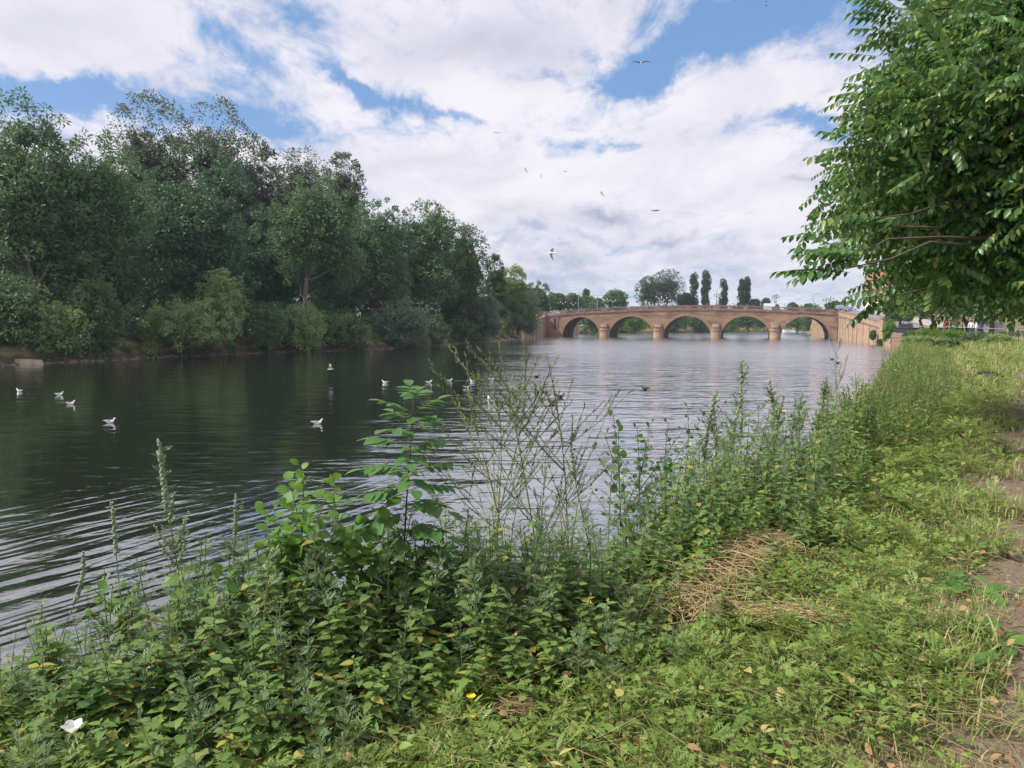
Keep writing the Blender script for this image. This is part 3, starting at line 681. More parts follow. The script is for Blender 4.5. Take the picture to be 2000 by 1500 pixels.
pts = np.concatenate(pts); pts = pts[rng.random(len(pts)) < .8]; mb = MB(); puff_leaves(mb, pts, .4+.45*rng.random(len(pts)), 60, LEAFN, .42, .8, .2)
tag(mb.build('bank_weeds', M['lf_mid']), 'rough green weeds on the slope of the left bank', 'weeds', kind='stuff')
# beyond the bridge
GF = 'trees beyond the bridge'
FT = [
 ('broadleaf_tree','big airy windblown tree rising behind the middle of the bridge, its left half',1268,335,540,602,28,'sparse','lf_far',{}),
 ('broadleaf_tree','big airy windblown tree behind the middle of the bridge, its taller right half',1304,338,527,602,36,'sparse','lf_far',{}),
 ('poplar_tree','leftmost columnar poplar, touching the big airy tree behind the bridge',1355,345,535,612,8,'poplar','lf_far',{}),
 ('poplar_tree','second columnar poplar from the left, the tallest behind the bridge',1379,345,529,614,8.5,'poplar','lf_far',{}),
 ('poplar_tree','third columnar poplar, the slimmest, left of the double poplar',1413,350,547,612,7,'poplar','lf_far',{}),
 ('poplar_tree','left column of the double poplar behind the bridge',1448,350,547,614,6.5,'poplar','lf_far',{}),
 ('poplar_tree','right taller column of the double poplar behind the bridge',1458,352,543,614,6.5,'poplar','lf_far',{}),
 ('broadleaf_tree','small dark tree at the foot of the first two columnar poplars',1338,345,572,603,16,'dense','lf_far',{}),
 ('broadleaf_tree','round dark tree standing alone behind the second bridge lamp pair',1203,300,567,606,25,'dome','lf_left',{}),
 ('broadleaf_tree','bushy green tree behind the silver car at the left bridge end',1090,262,574,606,20,'dense','lf_mid',{}),
 ('broadleaf_tree','low round green tree behind the first arch of the bridge',1118,285,574,608,22,'dome','lf_mid',{}),
 ('broadleaf_tree','low green tree under the pointed conifer behind the bridge',1146,290,579,608,20,'dome','lf_mid',{}),
 ('broadleaf_tree','low tree between the conifer and the lone round tree',1168,292,584,608,12,'sparse','lf_far',{}),
 ('conifer_tree','small pointed dark conifer poking above the low trees',1145,340,568,600,6,'poplar','lf_dark',{}),
 ('broadleaf_tree','small bush tree right of the double poplar behind the parapet',1474,350,585,603,12,'dense','lf_far',{}),
 ('broadleaf_tree','small spiky tree left of the big three-lantern lamp',1496,360,583,603,7,'feather','lf_far',{}),
 ('broadleaf_tree','tiny distant tree just right of the big three-lantern lamp',1548,380,592,604,9,'dense','lf_far',{}),
 ('broadleaf_tree','tiny distant tree behind the right half of the last arch',1580,380,594,604,10,'dense','lf_far',{}),
 ('broadleaf_tree','small tree behind the right bridge end beneath the overhanging branch',1630,250,590,606,16,'dense','lf_mid',{}),
]
for i, (nm, lb, u, d, vt, vb, hw, kd, lf, kw) in enumerate(FT):
    tree(nm, lb, u, d, vt, vb+2, hw, kd, lf, 400+i, leaf=.7 if kd != 'sparse' else .6, n=4500, nlimb=10, group=GF if nm == 'broadleaf_tree' else ('columnar poplars beyond the bridge' if nm == 'poplar_tree' else None), **kw)
GA = 'bank bushes seen through the arches'
AB = [('dark green bank bush in the leftmost arch',1160,262,590,655,26,'lf_dark'),('bright green bank bush filling the second arch',1238,280,605,650,30,'lf_bright'),
      ('dark bush left in the middle arch',1325,292,600,648,26,'lf_left'),('mid green bush right in the middle arch',1365,300,600,647,26,'lf_left'),
      ('bright low bush at the left of the fourth arch',1428,296,618,647,14,'lf_bright'),('dark green bush in the middle of the fourth arch',1458,306,600,646,26,'lf_dark'),
      ('dark bush at the right of the fourth arch',1492,312,600,646,24,'lf_dark'),('green bush behind the white boat in the rightmost arch',1555,300,600,648,26,'lf_mid'),
      ('dark bush beside the wall in the rightmost arch',1588,258,600,655,22,'lf_mid'),
      ('dark bush behind the left end of the second arch',1200,285,600,652,26,'lf_dark'),('bush behind the pier between second and third arch',1285,295,600,649,28,'lf_left'),('bush behind the pier between third and fourth arch',1400,305,600,647,28,'lf_left')]
for i, (lb, u, d, vt, vb, hw, lf) in enumerate(AB):
    x_ = xof(u, d); tree('bank_bush', lb, u, d, vt, vb, hw, 'shrub', lf, 500+i, group=GA, cat='bush', leaf=.55, n=4500, nlimb=8, zbase=max(.1, float(H(x_, d))))
# distant wood closing the horizon
rng = np.random.default_rng(15); mb = MB(); pts = []
for th in np.arange(-62, 62, .22):
    for rr in (430, 470):
        p = np.array((math.sin(R(th))*rr, math.cos(R(th))*rr)); h_ = 5.5+2.5*math.sin(th*.9)+2*math.sin(th*2.7)
        for q in range(2): pts.append((p[0]+rng.normal()*3, p[1]+rng.normal()*3, float(H(p[0], p[1]))+h_*rng.random()))
pts = np.array(pts); puff_leaves(mb, pts, 3+2.5*rng.random(len(pts)), 26, LEAF2, 1.5, .8)
tag(mb.build('distant_wood', M['lf_far']), 'low distant wood along the horizon', 'wood', kind='stuff')
# shingle and rocks at the left waterline
ROCK = MB(); th = np.linspace(0, 2*math.pi, 8, endpoint=False)
ROCK.add([(0, 0, .32)] + [(math.cos(a)*.32, math.sin(a)*.32, .24+.06*math.sin(3*a)) for a in th] + [(math.cos(a)*.5, math.sin(a)*.45, -.2) for a in th], [(0, i+1, (i+1) % 8+1) for i in range(8)])
ROCK.add([(math.cos(a)*.32, math.sin(a)*.32, .24+.06*math.sin(3*a)) for a in th] + [(math.cos(a)*.5, math.sin(a)*.45, -.2) for a in th], [(i, i+8, (i+1) % 8+8, (i+1) % 8) for i in range(8)])
P_ = []
for a, b_ in zip(LBK[8:17][:-1], LBK[8:17][1:]):
    a, b_ = np.array(a, float), np.array(b_, float); n_ = int(np.linalg.norm(b_-a)*9); q = rng.random(n_)[:, None]
    P_.append(a+(b_-a)*q + rng.normal(size=(n_, 2))*.45)
P_ = np.concatenate(P_); z_ = np.maximum(H(P_[:, 0], P_[:, 1]), -.08); A = rdir(len(P_)); A[:, 2] *= .1
mb = MB(); mb.inst(ROCK, np.stack([P_[:, 0], P_[:, 1], z_], 1), A, np.tile((0, 0, 1.0), (len(P_), 1)), np.stack([.15+.5*rng.random(len(P_))**2]*2+[.12+.3*rng.random(len(P_))**2], 1))
tag(mb.build('shingle', M['rock'], smooth=False), 'brown stones scattered along the left waterline', 'shingle', kind='stuff')
for u, v, s_, lb in ((42, 712, 3.0, 'pale flat rock ledge at the far left waterline'), (150, 704, 3.0, 'second pale rock ledge under the overhanging shrub at far left')):
    p = zpl(u, v); mb = MB(); mb.inst(ROCK, np.array([(0, 0, 0.0), (.9, .2, 0), (-.8, .3, 0)]), np.array([(1, .1, 0), (.9, -.2, 0), (1, .4, 0)]), np.tile((0, 0, 1.0), (3, 1)), np.array([(2.0, 3.0, 1.5), (1.5, 2.2, 1.2), (1.4, 2.0, 1.1)]))
    o = mb.build('rock_ledge', plain('pale rock', (.34, .29, .21), .95, var=.35, scale=2), smooth=False, loc=p+np.array((0, .6, .1))); tag(o, lb, 'rock')
# ---------------------------------------------------------------- bridge lamps
ordn = ['leftmost', 'second', 'third', 'fourth', 'fifth', 'rightmost']
mb = MB()
mb.tube([(0,0,0),(0,0,.25),(0,0,.3),(0,0,.55),(0,0,.9),(0,0,1.0),(0,0,3.1),(0,0,3.3),(0,0,3.55)], [.34,.30,.16,.13,.09,.11,.06,.09,.015], 8)
LP = mb.mesh('post', M['iron'])
mb = MB(); mb.tube([(-.75,0,2.95),(.75,0,2.95)], .035, 6, cap=True)
for s_ in (-1, 1):
    mb.tube([(0,0,2.4),(s_*.3,0,2.5),(s_*.5,0,2.8),(s_*.72,0,2.95)], .022, 5); mb.tube([(s_*.72,0,2.95),(s_*.72,0,2.72)], .02, 5)
LA = mb.mesh('arm', M['iron'])
mb = MB(); mb.tube([(0,0,-.50),(0,0,-.48),(0,0,-.1)], [.04,.10,.19], 6, cap=True); LG = mb.mesh('lantern', M['lamp_glass'])
mb = MB(); mb.tube([(0,0,-.1),(0,0,-.07),(0,0,.04),(0,0,.12)], [.22,.22,.09,.02], 6, cap=True); LC = mb.mesh('lantern_cap', M['iron'])
def lobj(nm, me, par, loc=(0,0,0)):
    o = bpy.data.objects.new(nm, me); col.objects.link(o); o.parent = par; o.location = loc; return o
for side in (0, 1):
    for i, q in enumerate([-12, 0, 15, 30.3, 45.3, 58.5]):
        t_ = .14 if side == 0 else BT-.14; p = bw(q, t_, zs(q)+1.36)
        e = empty('bridge_lamp', p, ANG, f"{ordn[i]} of the iron lantern lamps on the {'near' if side == 0 else 'far'} parapet of the bridge", 'street lamp', 'lantern lamps on the bridge')
        lobj('post', LP, e); lobj('arm', LA, e)
        for x_, z_ in ((-.72, 2.72), (.72, 2.72), (0, 2.25)):
            g_ = lobj('lantern', LG, e, (x_, -.28 if x_ == 0 else 0, z_)); lobj('cap', LC, g_)
# tall road lamps
for u, d, zt, lb in ((1129, 240, 13.5, 'thin tall road lamp behind the left part of the bridge'), (1166, 246, 13, 'thin road lamp column in front of the low trees behind the bridge'), (1585, 232, 13.0, 'thin tall road lamp at the right end of the bridge, arm to the right')):
    x_ = xof(u, d); mb = MB(); mb.tube([(0,0,-2),(0,0,4),(0,0,zt-7.0)], [.12,.09,.06], 6); e = empty('road_lamp', (x_, d, 7.0), 0, lb, 'street lamp'); mb.build('post', M['pale_metal'], e)
    mb = MB(); mb.tube([(0,0,zt-7.0),(.5,0,zt-6.9),(1.4,0,zt-6.85)], .05, 5); mb.box((1.3,-.12,zt-6.95),(2.0,.12,zt-6.8)); mb.build('lamp_head', M['pale_metal'], e)
# ---------------------------------------------------------------- cars
def car(name, label, loc, rz, paint, kind='hatch', group=None, van=False):
    e = empty(name, loc, rz, label, 'van' if van else 'car', group)
    hl = 2.15 if not van else 2.6; w_ = .87 if not van else 1.0
    if van: top = [(-hl,.45),(-hl,1.0),(-hl+.05,2.3),(1.2,2.35),(1.75,1.45),(2.45,1.15),(hl,.8),(hl,.4)]
    else: top = [(-hl,.45),(-hl-.02,.85),(-hl+.15,1.02),(-hl+.35,1.42),(-.9,1.5),(.3,1.46),(1.0,1.02),(1.75,.9),(hl,.68),(hl,.4)]
    mb = MB(); n = len(top); wd = [w_*(1 if z < 1.05 else .84) for x, z in top]
    v = [(x, -q, z) for (x, z), q in zip(top, wd)] + [(x, q, z) for (x, z), q in zip(top, wd)]
    f = [(i, i+1, n+i+1, n+i) for i in range(n-1)]
    mb.add(v, f); mb.g.append((np.array([list(range(n))[::-1]]), np.array([0], np.int32))); mb.g.append((np.array([[n+i for i in range(n)]]), np.array([0], np.int32)))
    mb.add([(-hl,-w_,.4),(hl,-w_,.4),(hl,w_,.4),(-hl,w_,.4)], [(0,3,2,1)])
    mb.build('body', paint, e, smooth=False)
    mb = MB()
    for s_ in (-1, 1):
        yy = s_*(w_*.93); z0, z1 = (1.0, 1.4) if not van else (1.35, 2.05)
        xs = [(-hl+.4, -.75), (-.65, .2), (.28, .75)] if not van else [(.75, 1.45)]
        for a, b_ in xs:
            sl_ = .22 if b_ > .5 else 0
            mb.add([(a, yy*1.02, z0), (b_, yy*1.02, z0), (b_-sl_, yy*.93, z1), (a, yy*.93, z1)], [(0,1,2,3)])
    mb.build('side_window', M['glass'], e, smooth=False)
    mb = MB(); 
    if van: mb.add([(1.77,-.78,1.47),(1.77,.78,1.47),(1.24,.74,2.28),(1.24,-.74,2.28)], [(0,1,2,3)])
    else: mb.add([(1.02,-.7,1.04),(1.02,.7,1.04),(.36,.66,1.45),(.36,-.66,1.45)], [(0,1,2,3)])
    mb.build('windscreen', M['glass'], e, smooth=False)
    for sx_ in (-1, 1):
        for s_ in (-1, 1):
            mb = MB(); x_ = sx_*(hl-.8); mb.tube([(x_, s_*w_*.78, .33), (x_, s_*(w_+.02), .33)], .33, 14, cap=True); wo_ = mb.build('wheel', M['iron'], e)
            mb = MB(); mb.tube([(x_, s_*w_*.98, .33), (x_, s_*(w_+.03), .33)], .2, 10, cap=True); mb.build('rim', M['pale_metal'], wo_)
    for s_ in (-1, 1):
        mb = MB(); mb.box((hl-.1, s_*w_*.62-.16, .62), (hl+.02, s_*w_*.62+.16, .76)); mb.build('headlight', M['lamp_glass'], e, smooth=False)
    return e
P_sil = plain('silver paint', (.55,.56,.60), .3, .3, .6, .03); P_red = plain('dark red paint', (.25,.05,.05), .3, .1, .6, .03); P_teal = plain('dark teal paint', (.03,.09,.13), .3, .1, .6, .03)
P_blue = plain('light blue paint', (.30,.38,.55), .3, .2, .6, .03); P_white = plain('white paint', (.75,.76,.78), .35, 0, .5, .03); P_dblue = plain('blue paint', (.02,.04,.12), .35, 0, .5, .03)
ca = ANG
def onb(u, t_, dz=0):
    # point on the deck seen at column u
    k = (u-1000)/FPX; num = k*(208+.951*t_)-(26+.309*t_); s_ = num/(.951+k*.309); return bw(s_, t_, max(zs(S0) if s_ < S0 else zs(s_), 0)+.12+dz), s_
p, s_ = onb(1084, 3.2); car('estate_car', 'silver estate car crossing the left end of the bridge', p, ca+math.pi+.05, P_sil)
p, s_ = onb(1058, 3.4); car('parked_car', 'dark red car behind the silver estate, nearly hidden by the willow', p, ca+math.pi, P_red)
p, s_ = onb(1207, 4.0); car('crossing_car', 'dark teal car behind the balustrade above the second arch', p, ca, P_teal)
p, s_ = onb(1646, 4.5); car('parked_car', 'pale blue car on the right end of the bridge under the leafy branch', (p[0], p[1], 7.25), ca, P_blue)
p, s_ = onb(1508, 8.5); car('white_van', 'white van behind the big lantern lamp over the fourth pier', p, ca, P_white, van=True)
car('parked_car', 'white car parked under the trees behind the pale rail', (49.5, 76, float(H(49.5, 76))+.1), 1.0, P_white, group='cars parked under the riverside trees')
car('parked_car', 'deep blue car parked under the trees left of the white one', (54, 86, float(H(54, 86))+.1), .9, P_dblue, group='cars parked under the riverside trees')
# ---------------------------------------------------------------- people
def skinmesh(mb, joints, k=8):
    for pts, rad in joints: mb.loft_any(pts, rad, k)
def person(label, loc, rz, top_c, leg_c, seated=False, skin=(.45,.28,.2), hair=(.05,.035,.025), group=None):
    e = empty('person', loc, rz, label, 'person', group)
    hip = .48 if seated else .92
    verts = [(0,0,hip),(0,0,hip+.28),(0,0,hip+.5),(0,.0,hip+.6),(0,.02,hip+.72),
             (-.19,0,hip+.5),(-.25,.03,hip+.22),(-.2,.2,hip+.05),(.19,0,hip+.5),(.25,.03,hip+.22),(.2,.2,hip+.05)]
    rad = [.15,.13,.13,.06,.105,.065,.05,.04,.065,.05,.04]
    ed = [(0,1),(1,2),(2,3),(3,4),(2,5),(5,6),(6,7),(2,8),(8,9),(9,10)]
    for s__ in (-1, 1):
        b0 = len(verts)
        legs = [(s__*.1,.02,hip-.05),(s__*.11,.42,hip-.02),(s__*.11,.44,.08),(s__*.11,.58,.05)] if seated else [(s__*.1,0,hip-.08),(s__*.11,.02,.5),(s__*.12,0,.08),(s__*.12,.14,.05)]
        verts += legs; rad += [.1,.075,.05,.04]; ed += [(0,b0),(b0,b0+1),(b0+1,b0+2),(b0+2,b0+3)]
    me = bpy.data.meshes.new('body'); me.from_pydata(verts, ed, []); o = bpy.data.objects.new('body', me); col.objects.link(o); o.parent = e
    md = o.modifiers.new('skin', 'SKIN'); 
    for i, sv in enumerate(me.skin_vertices[0].data): sv.radius = (rad[i], rad[i]); sv.use_root = (i == 0)
    ss = o.modifiers.new('sub', 'SUBSURF'); ss.levels = 1; ss.render_levels = 1
    # clothing by height as real coloured cloth: shader bands in object space
    m, t, b = newmat('clothed figure'); tcn = N(t, 'ShaderNodeTexCoord'); s3 = N(t, 'ShaderNodeSeparateXYZ'); L(t, tcn.outputs['Object'], s3.inputs[0])
    c_ = mixc(t, math_(t, 'GREATER_THAN', s3.outputs[2], hip+.02), leg_c, top_c); c_ = mixc(t, math_(t, 'GREATER_THAN', s3.outputs[2], hip+.57), c_, skin)
    L(t, c_, b.inputs['Base Color']); b.inputs['Roughness'].default_value = .85; me.materials.append(m)
    mb = MB(); mb.loft([(0,-.01,hip+.66),(0,-.02,hip+.74),(0,-.01,hip+.82),(0,0,hip+.86)], [.115,.125,.09,.02], [.115,.125,.09,.02], 8)
    v_ = mb.verts(); mb.build('hair', plain('hair', hair, .8), e)
    return e
def gz(x, y): return float(H(x, y))
def pg(u, d, **k): return (xof(u, d), d, gz(xof(u, d), d)+.05)
PG = 'people under the riverside trees'
person('person in a bright red top under the trees, standing left of the other red top', pg(1847, 78), .3, (.30,.04,.04), (.03,.03,.05), group=PG)
person('person in a salmon red top sitting with dark hair beside the red standing one', pg(1853, 76), -2.4, (.36,.11,.09), (.05,.05,.07), seated=False, group=PG)
person('person in a black top under the trees right of the red tops', pg(1867, 77), 2.8, (.02,.02,.022), (.04,.04,.05), group=PG)
person('person in a beige top between the black top and the white shirts', pg(1876, 76), 1.0, (.45,.36,.26), (.1,.09,.08), group=PG)
person('person in a white shirt, left of the two white shirts under the trees', pg(1894, 74), 2.5, (.7,.7,.7), (.08,.09,.14), group=PG)
person('person in a white shirt under the trees, right of the other white shirt', pg(1904, 73), -2.0, (.72,.72,.74), (.3,.26,.2), group=PG)
person('person in a dark jacket behind the white car at the far right', pg(1973, 66), 2.2, (.05,.055,.07), (.05,.05,.06), group=PG)
for u, t_, lb, tc_ in ((1115, 1.6, 'person in a white shirt walking on the bridge right of the silver car', (.7,.7,.7)), (1134, 1.6, 'person in a pale shirt walking on the bridge over the first arch', (.55,.6,.6)), (1612, 1.6, 'person in dark clothes walking near the right end of the bridge', (.03,.03,.04)), (1379, 1.6, 'person in a pink top walking over the middle arch of the bridge', (.5,.25,.25))):
    p, s_ = onb(u, t_); person(lb, p+np.array((0,0,.14)), ANG+1.57, tc_, (.05,.05,.08), group='people walking over the bridge')
# bicycle at the far right
bx_, by_ = xof(1988, 60), 60; e = empty('bicycle', (bx_, by_, gz(bx_, by_)), .25, 'dark bicycle with pale hub standing at the far right edge above the grass', 'bicycle'); 
for x_ in (-.52, .52):
    mb = MB(); a = np.linspace(0, 2*math.pi, 25); mb.tube([(x_+.34*math.cos(q), 0, .36+.34*math.sin(q)) for q in a], .025, 6); wh = mb.build('wheel', M['iron'], e)
    mb = MB(); mb.tube([(x_,-.05,.36),(x_,.05,.36)], .06, 8, cap=True); mb.build('hub', M['pale_metal'], wh)
mb = MB()
for a_, b_ in (((-.52,0,.36),(-.12,0,.32)),((-.12,0,.32),(-.22,0,.85)),((-.52,0,.36),(-.2,0,.78)),((-.12,0,.32),(.36,0,.78)),((-.2,0,.78),(.36,0,.82)),((.36,0,.9),(.52,0,.36))): mb.tube([a_, b_], .02, 6)
mb.build('frame', P_dblue, e); mb = MB(); mb.tube([(.3,-.28,1.0),(.36,-.1,.98),(.36,.1,.98),(.3,.28,1.0)], .015, 6); mb.build('handlebar', M['iron'], e)
mb = MB(); mb.loft([(-.36,0,.9),(-.28,0,.9),(-.1,0,.89)], [.03,.08,.03], [.02,.03,.02], 8); mb.build('saddle', M['iron'], e)
# ---------------------------------------------------------------- fences and rails
fr = [(66.4,127),(61.5,115),(56,104),(50.2,93),(45.5,84)]; e = empty('iron_railings', (0,0,0), 0, 'black vertical bar railings along the top of the low river wall', 'railings')
bars = MB(); rail = MB(); k = 0
for a, b_ in zip(fr[:-1], fr[1:]):
    a, b_ = np.array(a), np.array(b_); Ln = np.linalg.norm(b_-a); n_ = int(Ln/.36)
    for q in np.arange(n_)/n_:
        p = a+(b_-a)*q; post = k % 9 == 0; k += 1
        bars.tube([(p[0],p[1],2.9),(p[0],p[1],4.15 if post else 4.02)], .06 if post else .034, 5)
    for z in (3.05, 3.9): rail.tube([(a[0],a[1],z),(b_[0],b_[1],z)], .04, 5)
bars.build('bars', M['iron'], e); rail.build('rail', M['iron'], e)
fr = [(45.3,83.4),(41.5,73),(37.8,62),(34.2,52.5),(31.4,44.5),(29.5,38)]; e = empty('metal_guard_rail', (0,0,0), 0, 'pale two-bar metal guard rail running above the weedy bank on the right', 'guard rail')
for a, b_ in zip(fr[:-1], fr[1:]):
    a, b_ = np.array(a), np.array(b_); mb = MB(); Z0 = gz(*a); Z1 = gz(*b_)
    for h_ in (1.1, .55): mb.tube([(a[0],a[1],Z0+h_),(b_[0],b_[1],Z1+h_)], .024, 6)
    mb.build('rail', M['pale_metal'], e)
    for q in (0, .34, .67): p = a+(b_-a)*q; mb = MB(); mb.tube([(p[0],p[1],gz(*p)-.2),(p[0],p[1],gz(*p)+1.12)], .03, 6); mb.build('post', M['iron'], e)
# flower bed planter by the railings
e = empty('planter', (xof(1812,92), 92, gz(xof(1812,92),92)), -1.05, 'long low dark planter box beneath the riverside trees', 'planter'); mb = MB(); mb.box((-4,-.5,0),(4,.5,.75)); mb.build('box', M['iron'], e, smooth=False); mb = MB(); mb.box((-4.08,-.58,.75),(4.08,.58,.83)); mb.build('rim', M['iron'], e, smooth=False)
# ---------------------------------------------------------------- riverside row trees
GR = 'trees in the row beyond the railings'
for i, (u, d, vt, vb, hw, lb, lf) in enumerate([
  (1757,130,566,632,30,'smallest leftmost tree of the riverside row, on a thin stem behind the railings','lf_mid'),
  (1797,106,540,626,38,'second tree of the riverside row with bright lower leaves','lf_bright'),
  (1822,94,520,622,44,'third tree of the riverside row on a dark trunk by the planter','lf_mid'),
  (1846,86,500,622,50,'fourth tree of the riverside row, left of the people in red','lf_bright'),
  (1885,80,470,630,60,'fifth tree of the riverside row, over the people in white shirts','lf_mid'),
  (1935,74,440,628,75,'sixth tree of the riverside row, dark and wide','lf_left'),
  (2010,66,400,622,95,'last and nearest tree of the riverside row at the photo edge','lf_left')]):
    tree('plane_tree', lb, u, d, vt, vb, hw, 'dense', lf, 600+i, group=GR, leaf=.3, n=14000, trunk_r=.22, nlimb=14)
for i, (u, d, vt, vb, hw, lb, lf) in enumerate([
  (1738,118,629,664,13,'bright ivy bush spilling over the top of the river wall','lf_bright'),(1770,108,643,664,12,'small bush rooted on top of the river wall right of the ivy bush','lf_mid'),
  (1705,143,646,664,5,'thin sapling growing out of the sloping wall','lf_mid'),(1719,139,664,676,5,'little dark shrub at the foot of the stone gate pier','lf_left'),
  (1800,84,646,672,26,'bush where the low wall disappears into the weeds','lf_mid')]):
    x_ = xof(u, d) - (1.2 if u < 1780 else 0); tree('wall_bush', lb, u, d-(1.0 if u < 1780 else 0), vt, vb, hw, 'shrub', lf, 650+i, group='bushes on the river wall', cat='bush', leaf=.22, n=5000, nlimb=8, trunk_r=.05, zbase=max(.3, at(u, vb, d)[2]-.2))
for i, (u, d, vt, vb, hw, lb, lf) in enumerate([
  (1822,62,642,668,30,'bright bramble bush below the second panel of the guard rail','lf_bright'),(1862,56,646,674,26,'bright bramble bush right of the other one under the guard rail','lf_bright'),
  (1905,50,652,682,28,'darker bramble bush below the white shirts','lf_mid'),(1778,72,652,676,20,'low bush at the near end of the quay wall','lf_mid'),
  (1950,46,656,690,30,'reddish green bramble mound near the bicycle','lf_light'),(1790,48,668,700,34,'wide low weed mound spilling towards the water','lf_light'),
  (1848,40,676,712,34,'weed mound in the middle of the far bank','lf_mid')]):
    x_ = xof(u, d); tree('bramble_bush', lb, u, d, vt, vb, hw, 'shrub', lf, 700+i, group='bramble and weed mounds along the right bank', cat='bush', leaf=.11 if d > 30 else .07, n=9000, nlimb=8, trunk_r=.03, zbase=gz(x_, d))
# ---------------------------------------------------------------- buildings at the right end
def window(par, x0, z0, w_, h_, y, frame='render_w', arch=False):
    mb = MB(); t_ = .09
    for a, b_ in (((x0-t_, y-.07, z0-t_),(x0, y+.02, z0+h_+t_)),((x0+w_, y-.07, z0-t_),(x0+w_+t_, y+.02, z0+h_+t_)),((x0, y-.07, z0+h_),(x0+w_, y+.02, z0+h_+t_)),((x0, y-.10, z0-t_),(x0+w_, y+.02, z0)),((x0, y-.055, z0+h_*.5-.03),(x0+w_, y+.02, z0+h_*.5+.03))): mb.box(a, b_)
    o = mb.build('window', M[frame], par, smooth=False); mb = MB(); mb.box((x0, y-.03, z0), (x0+w_, y+.015, z0+h_*.5-.03)); mb.box((x0, y-.03, z0+h_*.5+.03), (x0+w_, y+.015, z0+h_)); mb.build('pane', M['glass'], o, smooth=False)
def house(name, label, loc, rz, W_, D_, hg, floors, wall, roof, gh=3.2, ground=None, chim=True, gable=False):
    e = empty(name, loc, rz, label, 'building'); mb = MB(); g0 = 3.2 if ground else 0
    mb.box((0, 0, g0-.0), (W_, D_, hg)); mb.build('wall', M[wall], e, smooth=False)
    if ground:
        mb = MB(); mb.box((-.1, -.12, -3), (W_+.1, D_, g0)); gw = mb.build('ground_floor', M[ground], e, smooth=False)
    else:
        mb = MB(); mb.box((-.05, -.05, -3), (W_+.05, D_, 0)); mb.build('plinth', M['buff'], e, smooth=False)
    mb = MB()
    mb.add([(-.4,-.4,hg),(W_+.4,-.4,hg),(W_+.4,D_/2,hg+gh),(-.4,D_/2,hg+gh),(W_+.4,D_+.4,hg),(-.4,D_+.4,hg)], [(0,1,2,3),(3,2,4,5),(0,5,4,1)]); mb.g.append((np.array([[0,3,5]]), np.array([0], np.int32))); mb.g.append((np.array([[1,4,2]]), np.array([0], np.int32)))
    rf = mb.build('roof', M[roof], e, smooth=False)
    if chim:
        for x_ in (W_*.12, W_*.85):
            mb = MB(); mb.box((x_-.5, D_/2-.4, hg+gh-1.2), (x_+.5, D_/2+.4, hg+gh+1.6)); ch = mb.build('chimney', M['brick'], rf, smooth=False)
            mb = MB(); [mb.tube([(x_+q, D_/2, hg+gh+1.6), (x_+q, D_/2, hg+gh+2.1)], .13, 8, cap=True) for q in (-.25, .25)]; mb.build('chimney_pot', M['tile'], ch) if False else None
    if gable:
        for x_ in gable:
            mb = MB(); mb.add([(x_-2.2,-.14,hg-.2),(x_+2.2,-.14,hg-.2),(x_,-.14,hg+3.0),(x_-2.2,.3,hg-.2),(x_+2.2,.3,hg-.2),(x_,.3,hg+3.0)], [(0,1,4,3),(1,2,5,4),(2,0,3,5)]); mb.g.append((np.array([[0,1,2]]), np.array([0], np.int32))); mb.build('gable', M[wall], e, smooth=False)
    nw_ = max(2, int(W_/2.6)); fh = (hg-g0)/max(1, floors-(1 if ground else 0))
    for fl in range(floors):
        z0 = .9 if (ground and fl == 0) else g0 + (fl-(1 if ground else 0))*fh + fh*.28
        for k_ in range(nw_):
            window(e, (k_+.5)*W_/nw_-.55, z0, 1.1, 1.7 if fh > 2.8 else 1.3, -.12 if (ground and fl == 0) else 0)
    return e
house('brick_house', 'red brick house with white ground floor facing the right end of the bridge', (101, 212, 6.6), -1.05, 12, 9, 9.5, 3, 'brick', 'tile', ground='render_w', gable=(3, 9))
house('terrace_house', 'cream and brick house with grey slate roof behind the overhanging branches', (108, 198, 6.2), -1.0, 12, 10, 13.0, 4, 'brick', 'slate', ground='cream')
house('terrace_house', 'tall brick house behind the riverside row of trees', (112, 175, 4.4), -1.05, 16, 10, 13.0, 4, 'brick', 'slate')
house('terrace_house', 'brick house with dark windows glimpsed under the nearest riverside trees', (96, 128, 3.0), -1.1, 18, 10, 11.0, 3, 'brick', 'slate')
house('terrace_house', 'brown brick building behind the cars at the far right edge', (86, 96, 3.0), -1.1, 22, 10, 9.0, 3, 'brick', 'tile')
house('white_house', 'white walled house glimpsed through the far left bank trees', (-95, 150, 3.2), 0, 14, 8, 5.5, 2, 'render_w', 'slate')
house('brick_cottage', 'small red brick house glimpsed between the trunks of the left bank', (-48, 172, 3.2), 0, 10, 8, 5.5, 2, 'brick', 'slate')
